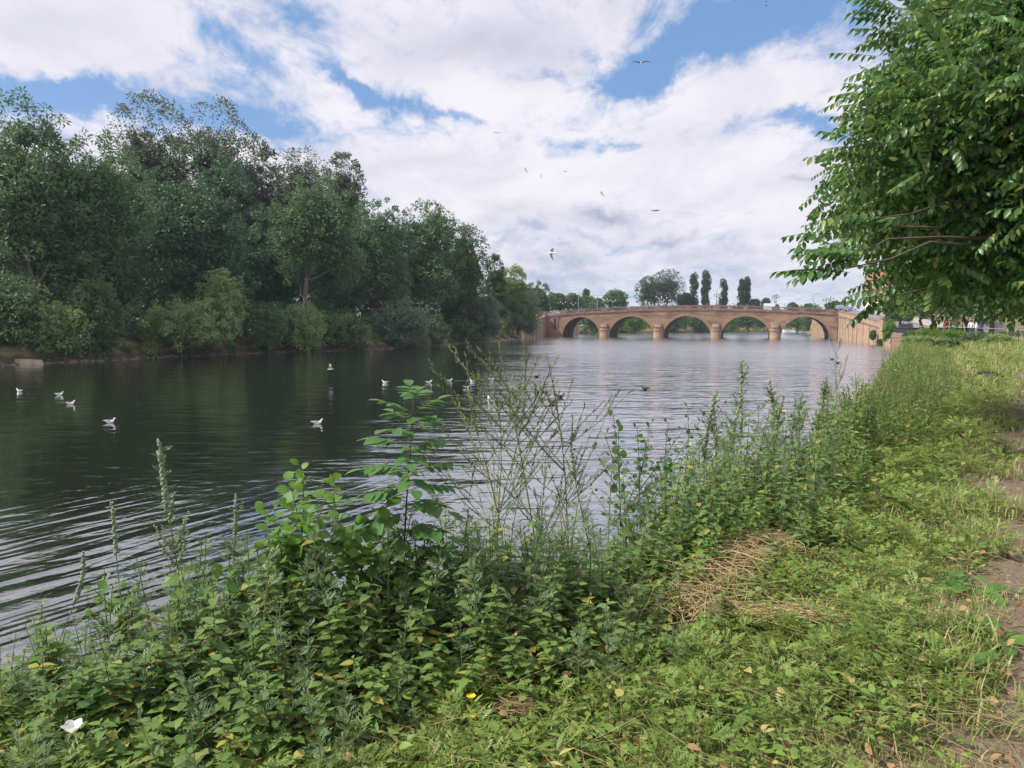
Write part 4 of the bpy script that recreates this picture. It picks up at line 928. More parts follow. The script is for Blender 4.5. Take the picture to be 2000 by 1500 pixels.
# ---------------------------------------------------------------- boat
p = zpl(1541, 648.2); e = empty('motor_boat', (p[0], p[1], 0), 2.5, 'small white cabin boat moored beyond the rightmost arch', 'boat')
mb = MB(); st = [(-2.6,.75,.05,.75),(-1,.95,.0,.75),(.8,.9,.0,.8),(2.0,.5,.1,.9),(2.9,.03,.5,1.0)]
V = []
for x_, hw_, z0, z1 in st: V += [(x_,-hw_*.7,z0-.2),(x_,-hw_,z1),(x_,hw_,z1),(x_,hw_*.7,z0-.2)]
f = []
for i in range(len(st)-1):
    a = i*4; f += [(a,a+1,a+5,a+4),(a+1,a+2,a+6,a+5),(a+2,a+3,a+7,a+6),(a+3,a,a+4,a+7)]
mb.add(V, f); mb.g.append((np.array([[0,3,2,1]]), np.array([0], np.int32))); mb.build('hull', P_white, e, smooth=False)
mb = MB(); mb.add([(-.6,-.7,.76),(1.4,-.5,.84),(1.4,.5,.84),(-.6,.7,.76),(-.4,-.6,1.5),(.7,-.45,1.5),(.7,.45,1.5),(-.4,.6,1.5)], [(0,3,2,1),(4,5,6,7),(0,1,5,4),(1,2,6,5),(2,3,7,6),(3,0,4,7)]); mb.build('cabin', P_white, e, smooth=False)
mb = MB(); mb.add([(-.35,-.68,.95),(1.0,-.55,.98),(.62,-.49,1.38),(-.3,-.63,1.38)], [(0,1,2,3)]); mb.add([(-.35,.68,.95),(1.0,.55,.98),(.62,.49,1.38),(-.3,.63,1.38)], [(3,2,1,0)]); mb.build('window', M['glass'], e, smooth=False)
mb = MB(); mb.tube([(-1.8,-.6,.7),(-1.6,-.55,1.9),(-1.6,.55,1.9),(-1.8,.6,.7)], .05, 6); mb.build('canopy_frame', P_white, e)
# ---------------------------------------------------------------- overhanging tree on the right
M['dead'] = leafmat('dry leaf', (.28,.17,.08), (.42,.28,.13), trans=.2)
rng = np.random.default_rng(77)
NL = blade([(0,.015),(.22,.19),(.5,.25),(.8,.14),(1,.0)], .10, .22)
def mk_shoot(seed, Ln=.55, nl=14, ll=.088):
    r_ = np.random.default_rng(seed); T = MB(); y = np.linspace(0, Ln, 6); pts = np.stack([.03*np.sin(y*6+seed), y, -.25*y*y], 1)
    T.tube(pts, np.linspace(.004, .0015, 6), 3, mat=1)
    P_ = []; A = []; Nn = []; S = []
    for i in range(nl):
        q = (i+.8)/nl; yy = q*Ln; s_ = 1 if i % 2 else -1
        P_.append((.03*math.sin(yy*6+seed), yy, -.25*yy*yy)); A.append((s_*(.75+.2*r_.random()), .55+.5*q, -.45-.7*r_.random())); Nn.append((s_*.3+r_.normal()*.25, .2, 1)); S.append(ll*(.75+.45*math.sin(q*2.6)+.15*r_.random()))
    P_.append((.03*math.sin(Ln*6+seed), Ln, -.25*Ln*Ln)); A.append((0, 1, -.4)); Nn.append((0, .3, 1)); S.append(ll*.8)
    T.inst(NL, np.array(P_), np.array(A), np.array(Nn), np.array(S)); return T
SH_ = [mk_shoot(i) for i in range(6)]
tb = np.array((9.8, 11.2)); e = empty('overhanging_tree', (tb[0], tb[1], gz(*tb)-.1), 0, 'large broadleaf tree whose leafy boughs overhang the bank and fill the top right corner', 'tree')
off = np.array((tb[0], tb[1], gz(*tb)-.1))
ELL = [((10.3,10.8,10.0),(5.3,4.6,6.0),190),((9.0,10.2,6.7),(4.6,3.4,2.4),330),((11.0,10.5,6.8),(4.4,3.5,2.6),110)]
B_ = []
for c, r_, k in ELL:
    dd = rdir(k*3); rad = .45+.55*rng.random(len(dd))**.5
    C_ = np.array(c)+dd*rad[:, None]*np.array(r_); B_.append((C_, (C_-np.array(c))/np.array(r_)))
C_ = np.concatenate([b[0] for b in B_]); O_ = np.concatenate([b[1] for b in B_])
uu = 1000+FPX*C_[:, 0]/C_[:, 1]; vv = 628 - (C_[:, 2]-EYE)/C_[:, 1]*FPX
# crown outline: the lower boughs reach farther over the bank than the upper ones
reach = np.interp(C_[:, 2], [4.4, 4.75, 4.9, 5.3, 6.2, 7.2, 8.6, 12], [.565, .53, .485, .452, .474, .512, .522, .57])
keep = (C_[:, 0]/C_[:, 1] > reach) & (C_[:, 1] > 4.5)
base = np.interp(C_[:, 0]/C_[:, 1], [.4, .44, .48, .52, .56, .6, .9], [5.4, 5.35, 5.2, 4.95, 4.8, 4.9, 5.0]); keep &= C_[:, 2] > base
gap = np.sin(C_[:, 0]*2.1+1)*np.sin(C_[:, 2]*1.9)+.6*np.sin(C_[:, 1]*2.7+C_[:, 2]*1.3); keep &= ~((gap > .55) & (rng.random(len(C_)) < .7))
C_, O_ = C_[keep], O_[keep]
mb = MB(); tbm = MB(); nb = len(C_)
for i in range(nb):
    n_ = 17; c = C_[i]; o = O_[i]/max(np.linalg.norm(O_[i]), .01); hz = np.array((o[0], o[1], .15*o[2])); hz /= max(np.linalg.norm(hz), .01)
    q = rng.random(n_)[:, None]; P_ = c - hz*.5 + hz*q*.8 + rng.normal(size=(n_, 3))*np.array((.33, .33, .17)); 
    A = hz*(.7) + rng.normal(size=(n_, 3))*np.array((.8, .8, .5)); A[:, 2] -= .2
    Nn = np.tile((0, 0, 1.0), (n_, 1)) + rng.normal(size=(n_, 3))*.45
    k = rng.integers(0, 6, n_); S = .6+.7*rng.random(n_)
    ok = P_[:, 0]/P_[:, 1] < .85
    for t_ in range(6):
        s_ = (k == t_) & ok
        if s_.any(): mb.inst(SH_[t_], P_[s_]-off, A[s_], Nn[s_], S[s_])
# loose leaves between the shoots
n_ = 130; idx = np.repeat(np.arange(nb), n_); P_ = C_[idx]+np.clip(rng.normal(size=(len(idx), 3)), -1.35, 1.35)*np.array((.40, .40, .28)); ok = P_[:, 0]/P_[:, 1] < .85; P_ = P_[ok]
A = rdir(len(P_)); A[:, 2] -= .7; mb.inst(NL, P_-off, A, rdir(len(P_), .7), .055+.06*rng.random(len(P_)))
# a few long separate sprays at the outline
for u, v, d, ang in ((1640,285,9.0,.1),(1655,325,9.2,-.1),(1610,470,8.4,-.05),(1600,495,8.3,.1),(1585,520,8.2,.25),(1625,425,8.6,0),(1700,60,9.5,.1),(1705,25,9.5,.25),(1670,575,9.4,-.2),(1680,180,9.4,.05),(1690,230,9.4,0)):
    p = at(u+70, v+4, d); n_ = 5; A = np.tile((-1, -.15, ang), (n_, 1)) + rng.normal(size=(n_, 3))*.16
    mb.inst(SH_[rng.integers(0, 6)], p-off+rng.normal(size=(n_, 3))*.06, A, np.tile((0, 0, 1.0), (n_, 1)), 1.05+.2*rng.random(n_))
    tbm.tube(wander(p-off+np.array((2.2, .8, .3)), p-off, 5, .05), [.028,.022,.016,.012,.006], 4)
mb.build('crown', [M['lf_near'], M['bark']], e)
st = wander((0, 0, -.3), (.4, -.3, 9.5), 8, .03); tbm.tube(st, np.linspace(.34, .10, 8), 10)
for i in rng.permutation(nb)[:150]:
    c = C_[i]-off; j = int(np.clip((c[2]-1.2)/9.5*7, 1, 6)); tbm.tube(wander(st[j], c, 6, .08), np.linspace(.075, .008, 6), 5)
tbm.build('trunk', M['bark'], e)

# ---------------------------------------------------------------- small plants
M['nettle'] = leafmat('nettle leaf', (.09,.18,.045), (.19,.29,.075), (.38,.34,.08), trans=.32, clump=2.5, f3=.07)
M['mug'] = leafmat('mugwort leaf', (.10,.17,.07), (.19,.26,.125), trans=.3, clump=2)
M['spike'] = leafmat('mugwort bud', (.20,.25,.15), (.33,.38,.25), trans=.2, clump=3)
M['stem'] = leafmat('green stem', (.09,.13,.045), (.16,.17,.07), trans=.0, clump=3)
M['stem_d'] = leafmat('dark stem', (.05,.045,.025), (.09,.075,.04), trans=.0, clump=3)
M['pod'] = leafmat('seed pod', (.14,.20,.06), (.24,.29,.10), trans=.3, clump=3)
M['ash'] = leafmat('ash leaflet', (.06,.155,.045), (.13,.25,.075), trans=.38, clump=9, rough=.5)
M['alder'] = leafmat('alder leaf', (.065,.17,.03), (.14,.27,.05), trans=.4, clump=9, rough=.5)
M['shrub'] = leafmat('shrub leaf', (.045,.12,.025), (.09,.18,.045), trans=.3, clump=3, rough=.35)
M['herb'] = leafmat('ground herb', (.10,.19,.035), (.24,.325,.07), (.44,.37,.13), trans=.32, clump=1.6, f3=.06)
M['grass'] = leafmat('grass blade', (.11,.20,.035), (.26,.33,.08), (.52,.43,.23), trans=.3, clump=1.1, f3=.3)
M['straw'] = leafmat('dry straw', (.42,.31,.15), (.62,.48,.26), trans=.1, clump=3)
M['dock'] = leafmat('dock leaf', (.06,.16,.03), (.13,.24,.05), trans=.3, clump=3, rough=.4)
M['tassel'] = leafmat('nettle tassel', (.18,.12,.055), (.28,.18,.08), trans=.1, clump=3)
M['yellow'] = leafmat('yellow petal', (.75,.60,.02), (.85,.70,.04), trans=.2); M['white_p'] = leafmat('white petal', (.75,.75,.75), (.85,.85,.82), trans=.35)
SER = blade([(0,.0),(.1,.2),(.17,.18),(.26,.29),(.34,.24),(.46,.28),(.54,.21),(.68,.2),(.76,.12),(1,0)], .12, .3)
OVL = blade([(0,.01),(.2,.2),(.5,.3),(.8,.2),(1,0)], .1, .25)
RND = blade([(0,.02),(.12,.26),(.35,.44),(.65,.46),(.9,.24),(1,.02)], .08, .22)
LNC = blade([(0,.01),(.25,.09),(.6,.11),(1,0)], .1, .3)
def mk_pinn(pairs=4, w_=.5, lob=.07):
    T = MB(); T.add([(-.015,0,0),(.015,0,0),(.008,.95,-.16),(-.008,.95,-.16)], [(0,1,2,3)])
    for i in range(pairs):
        y = .15+.7*i/pairs; L_ = w_*(.7+.5*math.sin((i+1)/pairs*2.6))*.8
        for s_ in (-1, 1):
            a = R(48-6*i); dx, dy = math.cos(a)*s_, math.sin(a); z = -.18*y*y
            T.add([(0,y,z),(dx*L_*.5-dy*lob*s_*-1,dy*L_*.5+y+abs(dx)*lob,z+.02),(dx*L_,y+dy*L_,z-.05),(dx*L_*.55+dy*lob*s_,y+dy*L_*.55-abs(dx)*lob,z+.02)], [(0,1,2,3)])
            T.add([(dx*L_*.45,y+dy*L_*.45,z),(dx*L_*.5-.02,y+dy*L_*.5+.17,z+.02),(dx*L_*.65,y+dy*L_*.62,z)], [(0,1,2)])
    T.add([(0,.8,-.12),(.07,.95,-.14),(0,1.2,-.2),(-.07,.95,-.14)], [(0,1,2,3)]); return T
PIN = mk_pinn(); PIN2 = mk_pinn(7, .32, .05)
def stemline(h, r_, lean=.1, n=7):
    a = r_.random()*6.28; z = np.linspace(0, 1, n); b = r_.normal()*.03
    return np.stack([np.cos(a)*lean*h*z**1.7+b*np.sin(z*5)*h, np.sin(a)*lean*h*z**1.7+b*np.cos(z*4)*h-b*h, z*h], 1)
def on(st, q):
    n = len(st)-1; x = np.clip(np.asarray(q)*n, 0, n-1e-6); i = x.astype(int); f = (x-i)[..., None]; return st[i]*(1-f)+st[i+1]*f
def mk_nettle(h, seed, low=False):
    r_ = np.random.default_rng(seed); T = MB(); st = stemline(h, r_, .08, 6); T.tube(st, np.linspace(.0042, .002, 6), 3 if low else 4, mat=1)
    nn = int(h/.075); P_ = []; A = []; S = []; Tp = []
    for i in range(nn):
        q = .22+.78*(i+.5)/nn; p = on(st, q); a0 = i*1.57+r_.normal()*.25
        for s_ in (0, math.pi):
            a = a0+s_; P_.append(p); A.append((math.cos(a), math.sin(a), .25-.75*(1-q)+r_.normal()*.2)); S.append((.10*(1-.55*q)+.02)*(.8+.4*r_.random()))
            if .55 < q < .95 and not low and r_.random() < .7: Tp.append((p, a+.6))
    P_.append(on(st, 1)); A.append((.2, .1, 1)); S.append(.03)
    A = np.array(A); Nn = np.tile((0, 0, 1.0), (len(P_), 1))+r_.normal(size=A.shape)*.2
    T.inst(LEAF2 if low else SER, np.array(P_), A, Nn, np.array(S)*(1.15 if low else 1))
    for p, a in Tp:
        for k in range(3):
            b_ = a+r_.normal()*.4; T.inst(LNC, np.array([p]), np.array([(math.cos(b_), math.sin(b_), -.5)]), np.array([(0, 0, 1.0)]), np.array([(.03, .035, .03)]), 2)
    return T
BUD = MB(); BUD.add([(0,-.5,0),(.35,0,.0),(0,0,.35),(-.35,0,0),(0,0,-.35),(0,.6,0)], [(0,1,2),(0,2,3),(0,3,4),(0,4,1),(5,2,1),(5,3,2),(5,4,3),(5,1,4)])
def mk_mug(h, seed, spike=.35, dens=1.0, leaf=.11, side=True, pin=None, low=False, lean=.10, bud=1.0):
    r_ = np.random.default_rng(seed); T = MB(); st = stemline(h, r_, lean, 8); T.tube(st, np.linspace(.006, .002, 8), 4, mat=1); pin = pin or (LEAFN if low else PIN)
    nn = int(h/.032*dens); q = .12+.86*np.arange(nn)/nn; a = np.arange(nn)*2.4+r_.normal(size=nn)*.3; P_ = on(st, q)
    A = np.stack([np.cos(a), np.sin(a), .35+.5*q+r_.normal(size=nn)*.15], 1); S = leaf*(1.1-.72*q)*(.8+.4*r_.random(nn))
    T.inst(pin, P_, A, np.tile((0, 0, 1.0), (nn, 1))+r_.normal(size=A.shape)*.25, S)
    def spk(pts, n, s0):
        P2 = on(pts, np.linspace(.1, 1, n)) + r_.normal(size=(n, 3))*.005; A2 = r_.normal(size=(n, 3))*.5+np.array((0, 0, .8)); T.inst(BUD, P2, A2, rdir(n), s0*(1.15-.5*np.linspace(0, 1, n)), 2)
    if spike > 0:
        spk(on(st, np.linspace(1-spike, 1, 6)), int(130*spike*h*bud), .026*bud)
        if side:
            for i in range(int(9*spike*h+4)):
                q0 = 1-spike*1.7*r_.random()-.1; p = on(st, max(.3, q0)); a0 = r_.random()*6.28; Lb = (.07+.16*(1-q0))*h*.8; d_ = np.array((math.cos(a0)*.55, math.sin(a0)*.55, .85))
                bp_ = np.stack([p, p+d_*Lb*.5+np.array((0, 0, .01)), p+d_*Lb+np.array((0, 0, .03))]); T.tube(bp_, [.002, .0015, .001], 3, mat=1); spk(bp_, 18, .019*bud)
                k = 5; T.inst(pin, on(bp_, np.linspace(.1, .7, k)), rdir(k, .5), rdir(k, 1), leaf*.35)
    return T
def mk_mustard(h, seed):
    r_ = np.random.default_rng(seed); T = MB(); st = stemline(h, r_, .13, 8); T.tube(st, np.linspace(.006, .0014, 8), 4, mat=1)
    PO = MB(); PO.add([(0,0,0),(.05,.5,.02),(0,1,0),(-.05,.5,.02),(0,.5,-.05)], [(0,1,2),(0,2,3),(0,4,1),(1,4,2),(2,4,3),(3,4,0)])
    br = [(st, .55, 1.0)]
    for i in range(int(9*h)):
        q0 = .3+.65*r_.random(); p = on(st, q0); a0 = r_.random()*6.28; Lb = (.18+.35*r_.random())*h*(1.2-q0); up_ = .7+.6*r_.random()
        d_ = np.array((math.cos(a0), math.sin(a0), up_)); d_ /= np.linalg.norm(d_); zz_ = np.linspace(0, 1, 5)[:, None]; b_ = p+d_*Lb*zz_+np.array((0, 0, 1))*Lb*.25*zz_**2
        T.tube(b_, np.linspace(.0028, .001, 5), 3, mat=1); br.append((b_, .3, 1.0))
        for k in range(2):
            if r_.random() < .6:
                p2 = on(b_, .3+.4*r_.random()); a2 = a0+r_.normal()*.9; d2 = np.array((math.cos(a2)*.7, math.sin(a2)*.7, .9)); b2 = p2+d2*Lb*.45*np.linspace(0, 1, 4)[:, None]; T.tube(b2, [.0016,.0013,.001,.0008], 3, mat=1); br.append((b2, .25, 1.0))
    for b_, q0, q1 in br:
        n = int(10+20*np.linalg.norm(b_[-1]-b_[0])); P_ = on(b_, q0+(q1-q0)*r_.random(n)); t_ = b_[-1]-b_[0]; t_ = t_/np.linalg.norm(t_)
        A = t_+rdir(n)*.38; A[:, 2] += .35; T.inst(PO, P_, A, rdir(n), np.stack([.04*np.ones(n)*.8, .025+.025*r_.random(n), .04*np.ones(n)], 1), 0)
    n = int(10*h); P_ = on(st, .05+.6*r_.random(n)); A = rdir(n, .2); T.inst(LNC, P_, A, np.tile((0, 0, 1.0), (n, 1)), .05+.06*r_.random(n), 2)
    return T
def mk_ash(h, seed):
    r_ = np.random.default_rng(seed); T = MB(); st = stemline(h, r_, .05, 9); T.tube(st, np.linspace(.010, .003, 9), 6, mat=1)
    nn = 18
    for i in range(nn):
        q = .22+.77*(i/(nn-1))**.9; p = on(st, q); a0 = i*1.35+.3; L_ = (.36-.15*abs(q-.6)*2)*(1 if q < .9 else .75)
        for s_ in (0, math.pi):
            a = a0+s_+r_.normal()*.15; el = .15+.75*max(0, q-.45)+2.2*max(0, q-.8); d_ = np.array((math.cos(a), math.sin(a), el)); z_ = np.linspace(0, 1, 6)[:, None]
            rc = p + d_*L_*z_*.9 - np.array((0, 0, 1))*L_*.30*z_**2; T.tube(rc, np.linspace(.0028, .0012, 6), 3, mat=1)
            sd_ = np.array((-math.sin(a), math.cos(a), 0)); P_ = []; A = []; Nn = []; S = []
            for k in range(4):
                qq = .3+.6*k/4
                for s2 in (-1, 1): P_.append(on(rc, qq)); A.append(d_*.55+sd_*s2*.8-np.array((0, 0, .25))); S.append(.135*(.8+.3*math.sin(qq*3))*(.85+.25*r_.random())*(.8+.3*(1-q))); Nn.append((r_.normal()*.15, r_.normal()*.15, 1))
            P_.append(rc[-1]); A.append(d_-np.array((0, 0, .4))); S.append(.12); Nn.append((0, 0, 1)); T.inst(OVL, np.array(P_), np.array(A), np.array(Nn), np.array(S))
    return T
def mk_alder(h, seed, leaf=.085, T_leaf=None, br=5):
    r_ = np.random.default_rng(seed); T = MB(); st = stemline(h, r_, .07, 7); T.tube(st, np.linspace(.008, .002, 7), 5, mat=1); T_leaf = T_leaf or RND
    lines = [(st, .12, int(h/.036))]
    for i in range(br):
        q0 = .15+.6*r_.random(); p = on(st, q0); a0 = r_.random()*6.28; d_ = np.array((math.cos(a0)*.7, math.sin(a0)*.7, .9)); Lb = h*(.2+.25*r_.random())
        b_ = p+d_*Lb*np.linspace(0, 1, 5)[:, None]; T.tube(b_, np.linspace(.004, .0015, 5), 4, mat=1); lines.append((b_, .15, int(Lb/.03)))
    for b_, q0, n in lines:
        n = max(n, 3); q = q0+(1-q0)*(np.arange(n)+.5)/n; a = np.arange(n)*2.4+r_.random()*6; P_ = on(b_, q)
        A = np.stack([np.cos(a), np.sin(a), .25+.9*(q > .85)+r_.normal(size=n)*.3], 1); P_ = P_+A*.012
        T.inst(T_leaf, P_, A, np.tile((0, 0, 1.0), (n, 1))+r_.normal(size=A.shape)*.7, leaf*(.65+.55*r_.random(n))*(1.15-.55*q))
    return T
def mk_tuft(n, h, seed, spread=.05):
    r_ = np.random.default_rng(seed); T = MB()
    for i in range(n):
        a = r_.random()*6.28; L_ = h*(.5+.7*r_.random()); ln = .25+.9*r_.random(); p = np.array((r_.normal()*spread, r_.normal()*spread, 0)); d_ = np.array((math.cos(a), math.sin(a), 0)); sd_ = np.array((-d_[1], d_[0], 0))*(.0022+.0016*r_.random())
        z_ = np.array((0, .45, .8, 1.0)); c = p + d_*L_*ln*(z_**2)[:, None]*.8 + np.array((0, 0, 1))*L_*(z_-.42*ln*z_**2)[:, None]
        w_ = (1, .9, .6, .05); v = []
        for k in range(4): v += [c[k]-sd_*w_[k], c[k]+sd_*w_[k]]
        T.add(v, [(0,1,3,2),(2,3,5,4),(4,5,7,6)])
    return T
def mk_herb(seed, kind):
    r_ = np.random.default_rng(seed); T = MB(); n = 10+int(8*r_.random()); tl = {0: OVL, 1: SER, 2: PIN, 3: RND, 4: LNC}[kind]; s0 = {0: .027, 1: .038, 2: .068, 3: .024, 4: .05}[kind]
    a = np.arange(n)*2.4+r_.random()*6; rr = .01+.06*r_.random(n); z = .01+.11*r_.random(n); P_ = np.stack([np.cos(a)*rr, np.sin(a)*rr, z], 1)
    for p in P_: T.tube([(0, 0, 0), p*np.array((.5, .5, .6)), p], [.0015, .0012, .001], 3, mat=1)
    A = np.stack([np.cos(a), np.sin(a), .2+.5*r_.random(n)], 1); T.inst(tl, P_, A, np.tile((0, 0, 1.0), (n, 1))+r_.normal(size=A.shape)*.25, s0*(.6+.8*r_.random(n))); return T
NM = [M['nettle'], M['stem_d'], M['tassel']]; MM = [M['mug'], M['stem'], M['spike']]; PM = [M['pod'], M['stem'], M['nettle']]
UP = np.array((0, 0, 1.0))
def upright(n, lean=.08):                     # template local +Z is up: pass a horizontal A and vertical N
    a = rng.random(n)*6.283; A = np.stack([np.cos(a), np.sin(a), rng.normal(size=n)*lean], 1); return A, np.stack([rng.normal(size=n)*lean, rng.normal(size=n)*lean, np.ones(n)], 1)
def scatter(mb, temps, P_, S, lean=.08, matoff=0):
    k = rng.integers(0, len(temps), len(P_)); A, Nn = upright(len(P_), lean); S = np.broadcast_to(S, (len(P_),)) if np.ndim(S) < 2 else S
    for i, T in enumerate(temps):
        s_ = k == i
        if s_.any(): mb.inst(T, P_[s_], A[s_], Nn[s_], S[s_], matoff)
def ground_pts(u0, u1, d0, d1, n):
    d = d0*(d1/d0)**rng.random(n); x = (u0+(u1-u0)*rng.random(n)-1000)/FPX*d; z = H(x, d); s_, rt = river_sd(x, d); return np.stack([x, d, z], 1), s_, rt
def pathmask(P_):
    q = .56+.80*P_[:, 0]-.562*P_[:, 1]+.35*vnoise(P_[:, 0], P_[:, 1], .8); return sst(-.15, .55, q)*sst(2.4, 1.6, q)*sst(40, 15, P_[:, 1])
# nettle bed on the slope below the eye
rng = np.random.default_rng(21)
P_, s_, rt = ground_pts(-500, 1700, 1.9, 13, 10000)
ok = rt & (s_ > .25) & (s_ < 3.0); P_, s_ = P_[ok], s_[ok]; u_ = 1000+FPX*P_[:, 0]/P_[:, 1]
dens = np.interp(s_, [.2, .9, 2.3, 3.0], [.3, .85, 1, .55])*np.interp(u_, [0, 1200, 1700], [1, 1, .8]); dens = dens*np.where(s_ < 2.1, np.clip(.62+.75*vnoise(P_[:, 0], P_[:, 1], .38), .08, 1), 1)*np.interp(u_, [-100, 150, 420], [.55, .6, 1]); ok = rng.random(len(P_)) < dens*.55; u_ = u_[ok]; P_, s_ = P_[ok], s_[ok]
hs = np.interp(s_, [.3, 1.3, 2.2, 2.9], [.95, .85, .5, .22])*(.6+.75*rng.random(len(P_)))*np.interp(u_, [-300, 0, 450], [.45, .5, 1]); 
HL = [(zpl(1310,1245,2.78), zpl(1520,1075,2.78), .09), (zpl(1120,1150,2.78), zpl(1290,1060,2.78), .10)]
def hdist(P): return np.min([seg_dist(P[:, :2], a[:2], b_[:2])-w__ for a, b_, w__ in HL], axis=0)
ok = hdist(P_) > 0; P_, s_, hs = P_[ok], s_[ok], hs[ok]; hs = hs*np.interp(P_[:, 1], [5.5, 7.5, 13], [1, 1.4, 1.3])*np.where((hdist(P_) < .35) & (P_[:, 1] < 4.6), .6, 1)
NET = [mk_nettle(.7, i) for i in range(7)]
near = rng.permutation(len(P_))
mb = MB(); scatter(mb, NET, P_, np.stack([.6+.4*hs/.7, .6+.4*hs/.7, hs/.7], 1)); tag(mb.build('nettle_bed', NM), 'dense bed of nettles covering the slope down to the water', 'nettles', kind='stuff')
# mugwort and herbs mixed in
MUGT = [mk_mug(.8, 50+i, spike=0, dens=1.0, leaf=.16) for i in range(5)]
sel = rng.random(len(P_)) < .26; Q = P_[sel]+rng.normal(size=(sel.sum(), 3))*np.array((.1, .1, 0)); mb = MB(); scatter(mb, MUGT, Q, (hs[sel]+.12)/.8); tag(mb.build('mugwort_patch', MM), 'feathery grey-green mugwort leaves growing among the nettles', 'mugwort', kind='stuff')
# low ground herbs and grass on the level bank
HRB = [mk_herb(i, i % 5) for i in range(15)]; TUF = [mk_tuft(26, .14, i, .07) for i in range(8)]
P_, s_, rt = ground_pts(-400, 2400, 1.7, 45, 44000); pm = pathmask(P_)
dry = vnoise(P_[:, 0]+3, P_[:, 1], 1.7)+.35*vnoise(P_[:, 1], P_[:, 0], .5); HP = np.array([zpl(u, v, 2.8)[:2] for u, v in ((1395,1205),(1450,1110),(1180,1110),(1500,1060),(1620,985),(1700,880),(1330,1240))]); hd = np.min(np.linalg.norm(P_[:, None, :2]-HP[None], axis=2), axis=1); ok = rt & (s_ > 1.7) & (hdist(P_) > 0) & (hd > .12) & (rng.random(len(P_)) > pm*.93) & (rng.random(len(P_)) < np.interp(dry, [-.6, -.2, .4], [.25, .8, 1])) & (rng.random(len(P_)) < np.interp(P_[:, 1], [3, 9, 20], [1, .45, .3])*np.interp(s_-.15*P_[:, 1], [1.5, 2.6, 4], [1, .42, .16])); P_ = P_[ok]; print('herbs', len(P_))
kf = (vnoise(P_[:, 0], P_[:, 1], .55)*2.2+rng.normal(size=len(P_))*.8+2.5); kind = np.clip(kf, 0, 4.99).astype(int); mb = MB(); Sz = (.8+.75*rng.random(len(P_))**1.5)*np.clip((P_[:, 1]/4)**.4, .85, 2.2)
for q in range(5): scatter(mb, [HRB[i] for i in range(15) if i % 5 == q], P_[kind == q], Sz[kind == q], .2)
tag(mb.build('ground_herbs', [M['herb'], M['stem']]), 'low leafy weeds carpeting the top of the bank', 'weeds', kind='stuff')
P_, s_, rt = ground_pts(-300, 2400, 1.7, 110, 46000); pm = pathmask(P_)
bald = np.clip(vnoise(P_[:, 0]*1.0+2, P_[:, 1], 1.5)-.1, 0, 1)*np.interp(.8*P_[:, 0]-.562*P_[:, 1], [-2.2, -.9], [0, 1])*1.3; ok = rt & (s_ > 1.9) & (hdist(P_) > 0) & (rng.random(len(P_)) > bald) & (rng.random(len(P_)) > pm*.97) & ~((P_[:, 1] > 84) & (s_ < 6)); P_, s_ = P_[ok], s_[ok]; print('tufts', len(P_))
patch = np.clip(.85+.5*vnoise(P_[:, 0], P_[:, 1], 1.1), .4, 1.5)*np.interp(s_, [2, 3.5], [.7, 1.15])
mb = MB(); scatter(mb, TUF, P_, patch*(.55+.5*rng.random(len(P_)))*np.clip((P_[:, 1]/4)**.55, .8, 5), .1); Q, s2, rt2 = ground_pts(2400, 9000, 1.6, 30, 9000); pm2 = pathmask(Q); ok = rt2 & (rng.random(len(Q)) > pm2*.97); Q = Q[ok]; scatter(mb, TUF, Q, (.7+.6*rng.random(len(Q)))*np.clip((np.hypot(Q[:, 0], Q[:, 1])/4)**.6, .9, 3.5), .1)
tag(mb.build('grass', M['grass']), 'rough green grass along the top of the bank', 'grass', kind='stuff')
# tall weeds along the rest of the bank
rng = np.random.default_rng(23); n = 4200; y = 8.5*(98/8.5)**rng.random(n); rb = np.array(RB); so = .25+ (2.3+.032*y)*rng.random(n)**1.2
xw = np.interp(y, rb[:, 1][2:], rb[:, 0][2:]); P_ = np.stack([xw+so*1.13, y, np.zeros(n)], 1); P_[:, 2] = H(P_[:, 0], P_[:, 1]); s_, _ = river_sd(P_[:, 0], P_[:, 1]); ok = (s_ > .2) & ~((y > 72) & (s_ < 2.4)); P_, so, y = P_[ok], so[ok], y[ok]
M['far_weed'] = leafmat('mixed weed leaf', (.07,.15,.035), (.25,.31,.07), (.36,.27,.10), trans=.3, clump=.55, f3=.12)
LOWN = [mk_nettle(.7, 90+i, True) for i in range(4)]+[mk_nettle(.9, 97+i, True) for i in range(2)]; LOWM = [mk_mug(.9, 80+i, spike=.25, dens=.6, leaf=.16, low=True, side=False) for i in range(4)]
hs = (.55+.6*rng.random(len(P_)))*np.clip(.95+.45*vnoise(P_[:, 0], P_[:, 1], 1.9), .5, 1.4)*np.where(so > 2.2, .7, 1)*np.interp(y, [9, 14, 40, 90], [1.1, .95, .8, .8])
grp = vnoise(P_[:, 0], P_[:, 1], 2.2)+rng.normal(size=len(P_))*.5 > .1
mb = MB(); A_ = P_[grp]; scatter(mb, LOWN, A_, hs[grp]*1.1, .1); tag(mb.build('bank_nettles', [M['far_weed'], M['stem'], M['tassel']]), 'tall nettles and weeds running along the bank edge towards the railings', 'weeds', kind='stuff')
mb = MB(); A_ = P_[~grp]; scatter(mb, LOWM, A_, hs[~grp]*1.05, .12); tag(mb.build('bank_mugwort', [M['nettle'], M['stem'], M['pod']]), 'tall grey-green weeds running along the bank edge beside the water', 'weeds', kind='stuff')
M['straw_d'] = leafmat('brown straw', (.26,.18,.09), (.42,.31,.17), trans=.1, clump=3)
